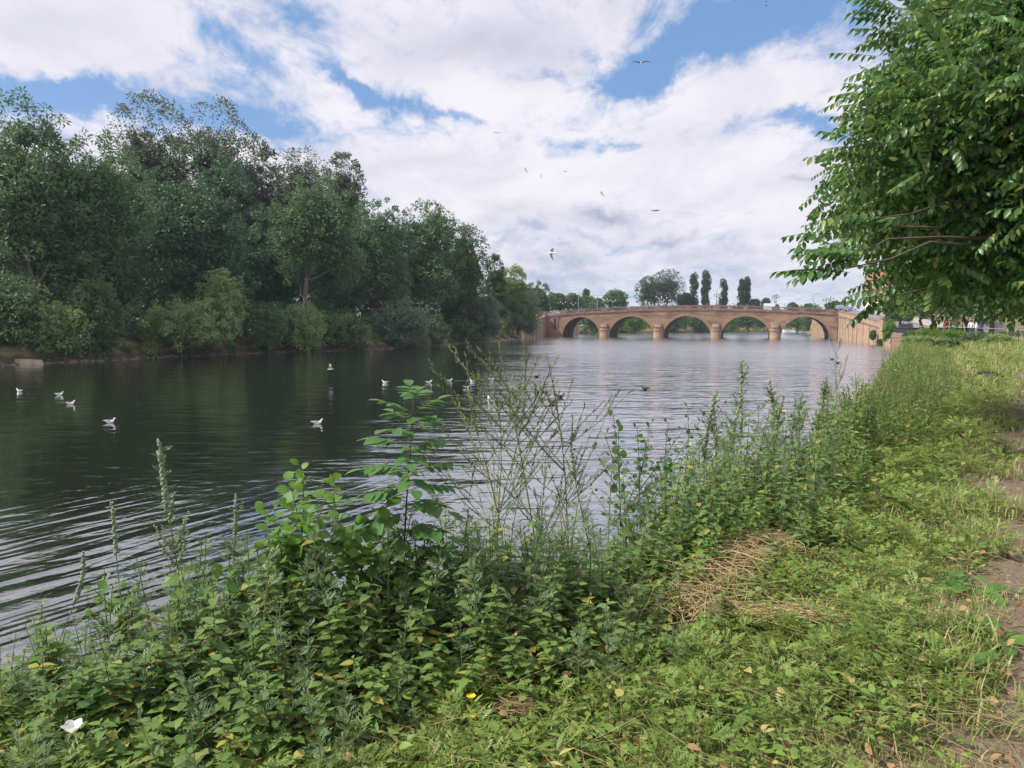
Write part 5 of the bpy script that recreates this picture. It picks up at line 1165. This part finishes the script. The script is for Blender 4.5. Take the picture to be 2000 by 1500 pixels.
# litter: dry stalks and dead leaves
rng = np.random.default_rng(31)
STK = MB(); STK.tube([(0,0,0),(.02,.35,.015),(-.01,.7,.01),(0,1,0)], [.0022,.0026,.002,.001], 3)
P_, s_, rt = ground_pts(300, 2300, 1.8, 22, 4200); ok = rt & (s_ > 1.6); P_ = P_[ok]; P_[:, 2] += .06+.09*rng.random(len(P_)); A = rdir(len(P_)); A[:, 2] *= .15
mb = MB(); mb.inst(STK, P_, A, np.tile(UP, (len(P_), 1)), (.10+.25*rng.random(len(P_)))[:, None]*np.array((1, 1, 1)))
P_, s_, rt = ground_pts(1100, 2400, 1.8, 22, 5200); pm = pathmask(P_); ok = rt & (s_ > 1.8) & (rng.random(len(P_)) < .15+pm); P_ = P_[ok]; P_[:, 2] += .012; A = rdir(len(P_)); A[:, 2] *= .1
mb.inst(STK, P_, A, np.tile(UP, (len(P_), 1)), .05+.12*rng.random(len(P_)))
tag(mb.build('dry_stalks', M['straw']), 'dry straw coloured stalks lying among the bank weeds', 'straw', kind='stuff')
P_, s_, rt = ground_pts(-100, 2400, 1.8, 15, 2200); ok = rt & (s_ > 1.3); P_ = P_[ok]; P_[:, 2] += .01+.12*rng.random(len(P_)); A = rdir(len(P_)); A[:, 2] *= .4
mb = MB(); mb.inst(OVL, P_, A, rdir(len(P_), 1), .02+.035*rng.random(len(P_))); tag(mb.build('dead_leaves', M['dead']), 'brown dead leaves caught in the bank weeds', 'dead leaves', kind='stuff')
# cut stubble in front
def cluster(u0, u1, v0, v1, n):
    out = []
    while len(out) < n:
        p = zpl(u0+(u1-u0)*rng.random(), v0+(v1-v0)*rng.random(), 2.7); out.append((p[0], p[1], gz(p[0], p[1])))
    return np.array(out)
STB = MB(); STB.tube([(0,0,0),(.1,0,.5),(.12,0,1)], [.02,.017,.015], 4)
Q = cluster(1060, 1330, 1170, 1340, 260); mb = MB(); scatter(mb, [STB], Q, .10+.12*rng.random(len(Q)), .12); tag(mb.build('cut_stubble', M['stem']), 'upright cut green stems in the dark gap before the straw heap', 'stubble', kind='stuff')
# straw heaps of pulled dry stems
def heap(label, ends, n, L0, spread, hgt, ang=.5, mat='straw', thick=1.0):
    """matted heap of bent dry stems strewn between two points of the bank"""
    A0, B0 = zpl(*ends[0], 2.78), zpl(*ends[1], 2.78); c0 = (A0+B0)/2; c = np.array((c0[0], c0[1], gz(c0[0], c0[1]))); ax = (B0-A0); base_a = math.atan2(ax[1], ax[0]); mb = MB()
    for i in range(n):
        q = rng.random()-.5; o = ax*q + np.array((rng.normal()*spread, rng.normal()*spread, 0)); o[2] = .10+abs(rng.normal())*hgt*(1-abs(q))+gz(c[0]+o[0], c[1]+o[1])-c[2]
        a = base_a + rng.normal()*ang + (math.pi if rng.random() < .5 else 0); Ln = L0*(.25+rng.random()); k = 6; t_ = np.linspace(0, 1, k); cur = rng.normal()*1.1
        aa = a + cur*(t_-.5); P_ = np.cumsum(np.stack([np.cos(aa), np.sin(aa), rng.normal(size=k)*.16+.05*np.sin(t_*6)], 1)*Ln/k, 0); P_ -= P_.mean(0)
        P_ = P_ + o; P_[:, 2] = np.maximum(P_[:, 2], o[2]*.5)
        mb.tube(P_, np.array((.0012, .0018, .0019, .0016, .0013, .0008))*thick*(.7+.7*rng.random()), 3)
    e = mb.build('straw_heap', M[mat], loc=c); return tag(e, label, 'straw', 'heaps of dry pulled stems on the bank')
heap('biggest pale heap of dry pulled stems, a matted diagonal bundle beside the dark stubble gap', ((1320,1235),(1510,1080)), 560, .52, .10, .045, .8)
heap('thin fan of dry stems spreading over the grass right of the biggest heap', ((1420,1225),(1600,1240)), 90, .45, .06, .02, .4)
heap('looser tan heap of dry stems left of the biggest heap, under the mugwort', ((1120,1150),(1290,1060)), 700, .26, .11, .06, .9, 'straw_d')
heap('small grey-brown tangle of dry stems at the bottom of the photo', ((995,1430),(1025,1425)), 110, .13, .025, .015, 1.5, 'straw_d')
heap('small brown tangle of dead grass in the middle of the bank', ((1590,980),(1660,1000)), 220, .22, .10, .02, 1.2, 'straw_d')
heap('flat brown thatch of dead grass where the weeds meet the mown bank', ((1600,900),(1760,880)), 420, .4, .25, .02, 1.0, 'straw_d')
# standing plants that can be told apart
def plant(name, label, T, mats, u, vtop, d, h0, cat='plant', group=None, ub=None, rz=None, wide=1.0):
    top = at(u, vtop, d); x_ = xof(ub if ub is not None else u, d); zb = gz(x_, d); h = top[2]-zb; s = h/h0; v = T.verts()
    o = bpy.data.objects.new(name, None); col.objects.link(o); o.location = (x_, d, zb-.01); o.rotation_euler = (0, 0, rng.random()*6.28 if rz is None else rz); tag(o, label, cat, group)
    for nm, ms in ((('stem', (1,)), ('foliage', (0, 2)))):
        gs = [(f[np.isin(m, ms)], m[np.isin(m, ms)]) for f, m in T.g]; gs = [(f, m) for f, m in gs if len(f)]
        if not gs: continue
        used = np.unique(np.concatenate([f.ravel() for f, m in gs])); mp_ = np.full(len(v), -1); mp_[used] = np.arange(len(used)); q = MB(); vv_ = v[used].copy()
        vv_[:, 2] *= s; vv_[:, :2] *= max(.6, min(s, 1.15))*wide; q.v = [vv_]; q.n = len(vv_)
        q.g = [(mp_[f], (m > 0).astype(np.int32) if len(ms) > 1 else np.zeros(len(f), np.int32)) for f, m in gs]
        q.build(nm, [mats[ms[0]]] if len(ms) == 1 else [mats[0], mats[2]], o)
    return o
rng = np.random.default_rng(41)
G1 = 'tall mugwort stems with pale bud spikes'
plant('mugwort', 'tallest mugwort with a pale bud spike standing against the dark water at left', mk_mug(1.7, 1, .26, 1.0, .13, lean=.03, bud=1.5), MM, 318, 850, 3.3, 1.7, group=G1, rz=1.0)
plant('mugwort', 'slim mugwort spike left of the tallest one, its tip yellowish', mk_mug(1.5, 2, .24, .8, .09, side=False, lean=.03, bud=1.25), MM, 236, 975, 3.2, 1.5, group=G1, rz=2.0)
plant('mugwort', 'leftmost mugwort spike rising beside the rippled water', mk_mug(1.2, 3, .30, .7, .08, side=False, lean=.04, bud=1.4), MM, 88, 1095, 3.0, 1.2, group=G1, rz=0.4)
plant('mugwort', 'leafy mugwort with brown bud clusters right of the tallest one', mk_mug(1.5, 4, .2, 1.0, .11, lean=.03, bud=1.2), MM, 440, 965, 3.3, 1.5, group=G1)
plant('mugwort', 'short dark mugwort tip over the rippled water at far left', mk_mug(.9, 5, .2, .6, .05, side=False), MM, 152, 1220, 2.9, .9, group=G1)
plant('mugwort', 'bushy fine-leaved mugwort under the mustard stalks at the centre', mk_mug(1.2, 6, 0, 1.5, .12, pin=PIN2), MM, 1015, 930, 4.4, 1.2, group='leafy mugwort along the bank')
plant('mugwort', 'narrow fine-leaved mugwort between the ash sapling and the mustard stalks', mk_mug(1.1, 7, 0, 1.3, .09, pin=PIN2), MM, 907, 1000, 4.1, 1.1, group='leafy mugwort along the bank')
plant('mugwort', 'tall mugwort with long side sprays right of the centre, next to the mustard', mk_mug(1.6, 8, .3, 1.1, .10), MM, 1150, 800, 4.9, 1.6, group='leafy mugwort along the bank')
plant('mugwort', 'mugwort low in front of the open water right of the centre', mk_mug(1.1, 9, .1, 1.2, .10), MM, 1080, 985, 4.6, 1.1, group='leafy mugwort along the bank')
G2 = 'mustard stalks in seed'
for i, (u, v, d, ub, lb) in enumerate([(868,690,4.3,960,'leftmost mustard stalk in seed, arching towards the ash sapling'),(940,705,4.5,985,'second mustard stalk from the left, thin with yellow-green pods'),(1000,760,4.6,1010,'short mustard stalk in the middle of the mustard group'),
      (1098,672,4.7,1070,'tallest mustard stalk, its tips reaching up to the bridge'),(1128,690,4.9,1120,'right mustard stalk with long drooping pod branches'),(1060,860,4.5,1050,'low branching mustard stalk before the bright water')]):
    plant('mustard_stalk', lb, mk_mustard(1.8, 20+i), PM, u, v, d, 1.8, group=G2, ub=ub, wide=1.25)
plant('mustard_stalk', 'wispy seed stalk over the water near the river wall', mk_mustard(1.3, 29), PM, 1645, 660, 14, 1.3, group='wispy far stalks')
plant('ash_sapling', 'ash sapling with paired leaflets standing tall in the centre foreground', mk_ash(1.65, 4), [M['ash'], M['stem_d'], M['ash']], 782, 752, 3.5, 1.75, cat='sapling', rz=.7)
G3 = 'round-leaved alder saplings'
plant('alder_sapling', 'upright alder sapling with broad bright leaves left of the ash sapling', mk_alder(1.3, 5, .115, br=8), [M['alder'], M['stem_d'], M['alder']], 560, 900, 3.3, 1.3, cat='sapling', group=G3)
plant('alder_sapling', 'alder sapling between the upright alder and the ash sapling', mk_alder(1.2, 6, .105, br=8), [M['alder'], M['stem_d'], M['alder']], 695, 935, 3.5, 1.2, cat='sapling', group=G3)
plant('alder_sapling', 'low alder sapling filling the gap at the foot of the other two', mk_alder(1.0, 7, .10, br=8), [M['alder'], M['stem_d'], M['alder']], 625, 1000, 3.4, 1.0, cat='sapling', group=G3)
plant('alder_sapling', 'alder shoot leaning against the left side of the upright alder', mk_alder(1.1, 11, .10, br=6), [M['alder'], M['stem_d'], M['alder']], 520, 990, 3.25, 1.1, cat='sapling', group=G3)
plant('alder_sapling', 'alder shoot just left of the ash sapling stem', mk_alder(1.1, 12, .10, br=6), [M['alder'], M['stem_d'], M['alder']], 735, 1040, 3.3, 1.1, cat='sapling', group=G3)
plant('alder_sapling', 'alder shoot with drooping leaves right of the ash sapling stem', mk_alder(1.1, 13, .09, OVL, 5), [M['ash'], M['stem_d'], M['ash']], 868, 1030, 3.6, 1.1, cat='sapling', group=G3)
plant('alder_sapling', 'dark round-leaved sapling at the left edge of the photo', mk_alder(.9, 8, .10), [M['alder'], M['stem_d'], M['alder']], 20, 1230, 2.75, .9, cat='sapling', group=G3)
plant('alder_sapling', 'low bright alder shoot at the foot of the tallest mugwort', mk_alder(.8, 9, .07), [M['alder'], M['stem_d'], M['alder']], 250, 1135, 3.1, .8, cat='sapling', group=G3)
plant('alder_sapling', 'small alder shoot between the tallest mugwort and the upright alder', mk_alder(.8, 19, .07), [M['alder'], M['stem_d'], M['alder']], 385, 1100, 3.2, .8, cat='sapling', group=G3)
for i, (u, v, d, lb) in enumerate([(110,1300,2.65,'broad-leaved shoot above the white bindweed flower'),(190,1320,2.6,'broad-leaved shoot right of the white bindweed flower'),(305,1270,2.7,'broad-leaved shoot before the tallest mugwort'),(480,1170,3.0,'broad-leaved shoot before the upright alder')]):
    plant('alder_sapling', lb, mk_alder(.8, 80+i, .10, RND if i % 2 else OVL, 4), [M['shrub'], M['stem_d'], M['shrub']], u, v, d, .8, cat='sapling', group=G3)
G4 = 'dark-leaved shrubs at the water edge'
for i, (u, v, d, lb) in enumerate([(1212,808,5.9,'leftmost stem of the dark-leaved waterside shrub'),(1262,835,6.1,'second stem of the dark-leaved waterside shrub, mostly in front'),(1300,822,6.4,'third stem of the dark-leaved waterside shrub'),(1338,795,6.5,'rightmost and tallest stem of the dark-leaved waterside shrub')]):
    plant('waterside_shrub', lb, mk_alder(1.3, 30+i, .06, OVL if i % 2 else RND, 8), [M['shrub'], M['stem_d'], M['shrub']], u, v, d, 1.3, cat='shrub', group=G4)
G5 = 'mugwort clump on the right of the water'
for i, (u, v, d, lb) in enumerate([(1380,760,7.6,'pale thin mugwort stem leaning left at the edge of the clump'),(1405,800,7.4,'second mugwort stem of the clump, loose and grey'),(1440,780,7.8,'mugwort stem in the left half of the clump'),(1470,705,8.0,'tallest mugwort stem of the clump against the water'),
      (1495,770,7.9,'bushy mugwort stem right of the tallest one in the clump'),(1520,745,8.3,'mugwort stem in the right half of the clump'),(1548,760,8.5,'outer right mugwort stem of the clump'),(1601,732,9.4,'lone dark mugwort spike right of the clump'),(1640,770,10,'short mugwort right of the lone dark spike'),(1575,800,9.0,'low mugwort between the clump and the lone dark spike')]):
    plant('mugwort', lb, mk_mug(1.4, 40+i, .42, 1.2, .14, bud=1.3), MM, u, v, d, 1.4, group=G5, wide=1.3)
# large nettles in the front bed, singled out
for i, (u, v, d, lb) in enumerate([(935,1055,3.9,'tall brown-tasselled nettle right of the ash sapling'),(1005,1050,4.1,'tall nettle behind the cut stubble'),(855,1090,3.7,'nettle close to the ash sapling stem'),(500,1095,3.3,'nettle below the upright alder'),(1230,930,5.4,'nettle at the foot of the waterside shrub'),(1560,850,7.5,'nettle in front of the right mugwort clump'),(1345,905,6.2,'nettle between the waterside shrub and the mugwort clump')]):
    plant('nettle', lb, mk_nettle(.9, 60+i), NM, u, v, d, .9, group='single tall nettles')
# extra individual tall plants rising over the left half of the bed
GX = 'tall weeds standing up from the nettle bed'
for i, (u, v, d, kd, lb) in enumerate([(60,1215,2.9,0,'nettle close to the leftmost mugwort spike'),(175,1150,3.0,0,'nettle between the leftmost spike and the slim yellow-tipped spike'),(205,1095,3.1,1,'leafy mugwort shoot at the foot of the slim yellow-tipped spike'),
  (285,1075,3.2,1,'leafy mugwort shoot directly left of the tallest spike stem'),(350,1040,3.2,1,'leafy mugwort shoot directly right of the tallest spike stem'),(400,1090,3.1,0,'nettle between the tallest spike and the brown-clustered mugwort'),(470,1050,3.2,1,'leafy mugwort shoot right of the brown-clustered mugwort'),
  (120,1290,2.7,1,'grey mugwort shoot above the white bindweed flower'),(30,1330,2.6,0,'low nettle at the left edge under the dark sapling'),(330,1180,2.8,1,'silvery mugwort fan in front of the tallest spike'),(395,1230,2.7,1,'silvery mugwort fan at the lower left with finely cut leaves'),(440,1290,2.6,1,'lowest silvery mugwort fan beside the huge dock leaves'),
  (250,1250,2.7,0,'yellowing nettle before the tallest spike'),(640,1130,3.2,0,'brown-tasselled nettle under the low alder sapling'),(725,1120,3.3,0,'brown-tasselled nettle just left of the ash stem'),(830,1175,3.3,0,'short nettle just right of the ash stem'),(970,1120,3.8,0,'nettle left of the fine-leaved mugwort'),
  (1090,1040,4.4,1,'mugwort shoot at the left side of the loose tan straw'),(1140,960,5.0,1,'mugwort shoot behind the loose tan straw'),(1190,900,5.4,1,'feathery shoot left of the waterside shrub'),(1290,960,5.4,0,'nettle in front of the waterside shrub'),(1400,930,6.0,0,'nettle below the right mugwort clump'),(1470,900,6.6,0,'dark nettle in the shade of the right mugwort clump')]):
    if kd == 0: plant('nettle', lb, mk_nettle(1.0, 160+i), NM, u, v, d, 1.0, group=GX)
    else: plant('mugwort', lb, mk_mug(1.0, 170+i, 0, 1.3, .15), MM, u, v, d, 1.0, group=GX)
# dock plants
DK = blade([(0,.03),(.12,.13),(.3,.19),(.5,.2),(.7,.17),(.88,.09),(1,0)], .14, .28)
def dock(label, u, v, n, Ls, flat=.2, seed=1, mat='dock'):
    r_ = np.random.default_rng(seed); p = zpl(u, v, 2.8); mb = MB(); a = np.arange(n)*2.4+r_.random()*6; A = np.stack([np.cos(a), np.sin(a), flat+.3*r_.random(n)], 1)
    mb.inst(DK, np.stack([np.cos(a)*.04, np.sin(a)*.04, np.full(n, .03)], 1), A, np.tile(UP, (n, 1))+r_.normal(size=A.shape)*.35, Ls*(.7+.5*r_.random(n)))
    for q in range(n): mb.tube([(0,0,0),(math.cos(a[q])*.045, math.sin(a[q])*.045, .035)], .003, 4)
    return tag(mb.build('dock_plant', M[mat], loc=(p[0], p[1], gz(p[0], p[1]))), label, 'plant', 'broad-leaved dock plants')
dock('huge flat dock leaves at the bottom left among the nettles', 560, 1440, 4, .19, .9, 3)
dock('upright bright dock leaf at the bottom centre right', 1410, 1440, 4, .13, 2.2, 4)
dock('floppy dock with a purple-tinged leaf in the lower right', 1640, 1290, 5, .17, .4, 5)
dock('pale upturned dock leaf beside the floppy dock', 1740, 1300, 3, .15, .2, 6)
dock('flattened dock leaves lying across the path edge at right', 1900, 1160, 9, .20, .1, 7)
dock('crushed dark dock leaves on the bare soil at the right edge', 1950, 1270, 9, .19, .08, 8)
dock('wide-leaved dock at the lower right beside the bare soil', 1850, 1330, 5, .17, .6, 9)
dock('dark weed clump on the dry grass at the right', 1830, 1075, 5, .13, .5, 10)
dock('blue-green weed clump on the dry grass above the dark one', 1905, 1010, 5, .17, .6, 11)
dock('dock in the grass near the middle of the right half', 1650, 960, 6, .22, .6, 12)
dock('dock leaves in the bottom centre beside the stalk tangle', 900, 1385, 4, .17, .6, 13)
dock('tilted dock leaves low in the nettles at the bottom left', 330, 1430, 4, .17, 1.0, 21)
dock('dock leaves sticking out of the nettles left of the bottom centre', 700, 1400, 4, .15, 1.1, 22)
# yellow flowers, bindweed
def flower(label, u, v, lift, mat='yellow', s=.012, n=7):
    p = zpl(u, v, 2.8+lift); mb = MB(); st_ = [(0,0,-lift-.05),(.01,0,-lift*.5),(0,0,0)]; e = empty('yellow_flower' if mat == 'yellow' else 'bindweed_flower', p, 0, label, 'flower', 'small yellow flowers' if mat == 'yellow' else None)
    mb.tube(st_, .0015, 4); mb.build('stem', M['stem'], e); mb = MB(); a = np.arange(n)/n*6.283
    mb.inst(RND, np.stack([np.cos(a)*s*.2, np.sin(a)*s*.2, np.zeros(n)+.0], 1), np.stack([np.cos(a), np.sin(a), np.full(n, .7 if mat == 'yellow' else 1.6)], 1), np.tile(UP, (n, 1)), s*1.6); mb.build('petals', M[mat], e)
for u, v, l_, lb in ((1745,1157,.08,'upper of two small yellow flowers in the grass at right'),(1757,1180,.06,'lower of two small yellow flowers in the grass at right'),(920,1362,.12,'yellow flower head at the bottom centre'),(921,1400,.08,'smaller yellow flower under the bottom centre one'),(316,1350,.15,'single yellow flower among the mugwort leaves at bottom left'),(1528,805,.5,'yellow flower on top of the right mugwort clump')): flower(lb, u, v, l_, s=.012 if v > 1100 else .03)
flower('white trumpet bindweed flower at the bottom left corner', 142, 1430, .24, 'white_p', .026, 5)
# dark mole-like turned clod by the path
p = zpl(1925, 742, 2.8); mb = MB(); mb.inst(ROCK, np.array([(0,0,0),(.3,.1,0),(-.35,.1,0)]), np.array([(1,0,0),(1,.5,0),(.8,-.5,0)]), np.tile(UP, (3,1)), np.array([(.9,.8,.8),(.6,.6,.6),(.5,.6,.5)])); tag(mb.build('burnt_log', plain('charred wood', (.02,.018,.016), .95, var=.4, scale=8), loc=(p[0], p[1], gz(p[0], p[1]))), 'dark charred clod lying in the grass beside the path', 'clod')
P2 = np.array((p[0], p[1]))
# ---------------------------------------------------------------- birds
M['gull'] = plain('white plumage', (.78,.78,.77), .8, var=.03); M['mantle'] = plain('grey mantle', (.32,.33,.36), .8, var=.05); M['beak'] = plain('orange beak', (.55,.22,.04), .5); M['duck'] = plain('dark brown plumage', (.05,.04,.035), .85, var=.4, scale=30)
M['wingdark'] = plain('dark wing', (.10,.10,.11), .8, var=.1)
def swim(name, label, u, v, rz, body='gull', group=None, s=1.0, hide=False):
    p = zpl(u, v); e = empty(name, (p[0], p[1], 0), rz, label, 'gull' if body == 'gull' else 'duck', group); mb = MB()
    cs = [(-.26,0,.105),(-.22,0,.10),(-.14,0,.075),(-.04,0,.055),(.06,0,.06),(.12,0,.085),(.155,0,.13),(.17,0,.175),(.19,0,.205),(.225,0,.205),(.245,0,.20)]
    rx = [.006,.025,.055,.075,.07,.055,.034,.028,.035,.028,.008]; rz_ = [.004,.015,.042,.062,.065,.058,.036,.028,.036,.026,.007]
    mb.loft(np.array(cs)*s, np.array(rx)*s, np.array(rz_)*s, 12); mb.build('body', M[body], e)
    for q in (-1, 1):
        mb = MB(); mb.loft(np.array([(-.30,q*.012,.125),(-.2,q*.04,.115),(-.08,q*.062,.10),(.04,q*.05,.10),(.08,q*.035,.095)])*s, np.array([.004,.018,.022,.022,.004])*s, np.array([.004,.022,.036,.034,.006])*s, 8); mb.build('wing', M['mantle' if body == 'gull' else 'duck'], e)
    mb = MB(); mb.loft(np.array([(.24,0,.20),(.27,0,.197),(.30,0,.19)])*s, np.array([.010,.007,.002])*s, np.array([.010,.007,.002])*s, 6); mb.build('beak', M['beak'], e)
GG = 'gulls sitting on the river'; SW = [
 (38,765,2.9,'leftmost gull sitting on the river, seen from behind'),(116,772,.2,'upper of the two close gulls at the left'),(138,790,.1,'lower of the two close gulls at the left'),(215,826,.1,'gull swimming right of the close pair, leaving a faint wake'),(620,828,.15,'lone gull on the dark water above the alder saplings'),
 (752,748,3.1,'gull on the water behind the top of the ash sapling'),(838,748,.3,'gull partly hidden by the right leaf tip of the ash sapling'),(878,745,.5,'gull behind the leftmost mustard stalk'),(923,746,2.9,'gull between the first two mustard stalks'),(960,742,.2,'rightmost gull of the group behind the mustard stalks'),(912,758,.1,'lowest gull close under the first two mustard stalks'),(955,780,1.8,'gull alone below the group behind the mustard stalks')]
for u, v, rz, lb in SW: swim('gull', lb, u, v, rz, 'gull', GG, .97)
GD = 'ducks on the bright water'
for u, v, rz, lb in [(1094,777,.3,'upper dark duck of the pair among the mustard stalks'),(1078,789,2.9,'lower dark duck of the pair among the mustard stalks'),(1260,761,2.8,'dark duck alone in the middle of the bright water'),(1048,737,.4,'duck half hidden behind the mustard pods'),(1625,703,2.8,'upper of two ducks by the right bank'),(1636,710,2.6,'lower of two ducks by the right bank')]: swim('duck', lb, u, v, rz, 'duck', GD, 1.15)
def fly(label, u, v, d, span, rz, bank=0, dih=.25, flap=0, dark=True, tiltr=0, sw=.25):
    p = at(u, v, d); e = empty('flying_gull', p, rz, label, 'gull', 'gulls in flight'); e.rotation_euler = (bank, tiltr, rz); k = span/1.1
    mb = MB(); mb.loft(np.array([(-.24,0,-.01),(-.18,0,-.01),(-.08,0,0),(.04,0,0),(.13,0,.005),(.18,0,.015),(.22,0,.012),(.25,0,.005)])*k, np.array([.035,.03,.05,.055,.045,.032,.025,.006])*k, np.array([.006,.018,.045,.05,.042,.03,.024,.006])*k, 10); mb.build('body', M['gull'], e)
    for q in (-1, 1):
        mb = MB(); cs = np.array([(.03,q*.03,.02),(.06,q*.16,.02+dih*.16),(.03,q*.30,.02+dih*.24-flap*.03),(-.04,q*.44,.02+dih*.22-flap*.10),(-.15,q*.57,.02+dih*.12-flap*.2)])*k
        ch = np.array([.10,.085,.07,.045,.004])*k; V = []; n = 8; a = np.arange(n)/n*6.283
        for c, w_ in zip(cs, ch):
            for t_ in a: V.append(c+np.array((math.cos(t_)*w_, 0, math.sin(t_)*w_*.10)))
        i = np.arange(4)[:, None]*n; j = np.arange(n)[None, :]; mb.add(V, np.stack([i+j, i+(j+1) % n, i+n+(j+1) % n, i+n+j], -1).reshape(-1, 4)); mb.build('wing', M['wingdark' if dark else 'mantle'], e)
    mb = MB(); mb.loft(np.array([(.245,0,.006),(.27,0,.003),(.29,0,-.003)])*k, np.array([.008,.006,.002])*k, np.array([.008,.006,.002])*k, 6); mb.build('beak', M['beak'], e)
fly('large gull banking with spread wings in the middle of the sky', 1079, 494, 40, 1.05, 2.9, -.75, .3, .8)
fly('gull gliding highest right of centre against the blue gap', 1252, 123, 42, 1.1, 1.5, 0, .35, .5)
fly('small gull with drooped wings high left of centre', 970, 260, 80, 1.05, 1.7, 0, .6, 1.2)
fly('tiny pale gull beside the white one above the centre', 1027, 333, 110, 1.05, 2.6, .7, .5, 0, False)
fly('whitish gull with one wing down above the centre', 1057, 344, 75, .9, 2.9, -.7, .5, .5, False)
fly('tiny gull right of the whitish one', 1104, 335, 120, 1.0, .4, .2, .4, 1.0)
fly('small gull diving to the lower right, above the small dark cloud', 1176, 379, 85, 1.0, 3.6, -.8, .2, 0)
fly('small thin gull right of the small dark cloud', 1280, 411, 90, 1.1, 1.2, 0, .05, 0, True, .7)
fly('dark bird at the very top of the sky', 1497, 7, 90, .7, 3.3, 1.3, .1, 0)
fly('gull flying low over the dark water with raised wings', 645, 721, 55, 1.0, .3, .1, 1.3, -.6, False)
# ---------------------------------------------------------------- thin summer haze over the whole valley
m = bpy.data.materials.new('haze'); m.use_nodes = True; t = m.node_tree; t.nodes.clear(); vo = N(t, 'ShaderNodeVolumePrincipled'); vo.inputs['Density'].default_value = .0002; vo.inputs['Color'].default_value = (.72,.85,1,1); vo.inputs['Anisotropy'].default_value = 0
L(t, vo.outputs[0], N(t, 'ShaderNodeOutputMaterial').inputs['Volume'])
mb = MB(); mb.box((-3600, -1000, -3.2), (3600, 4700, 75)); tag(mb.build('haze', m, smooth=False), 'thin pale summer haze over the river valley', 'haze', kind='stuff')
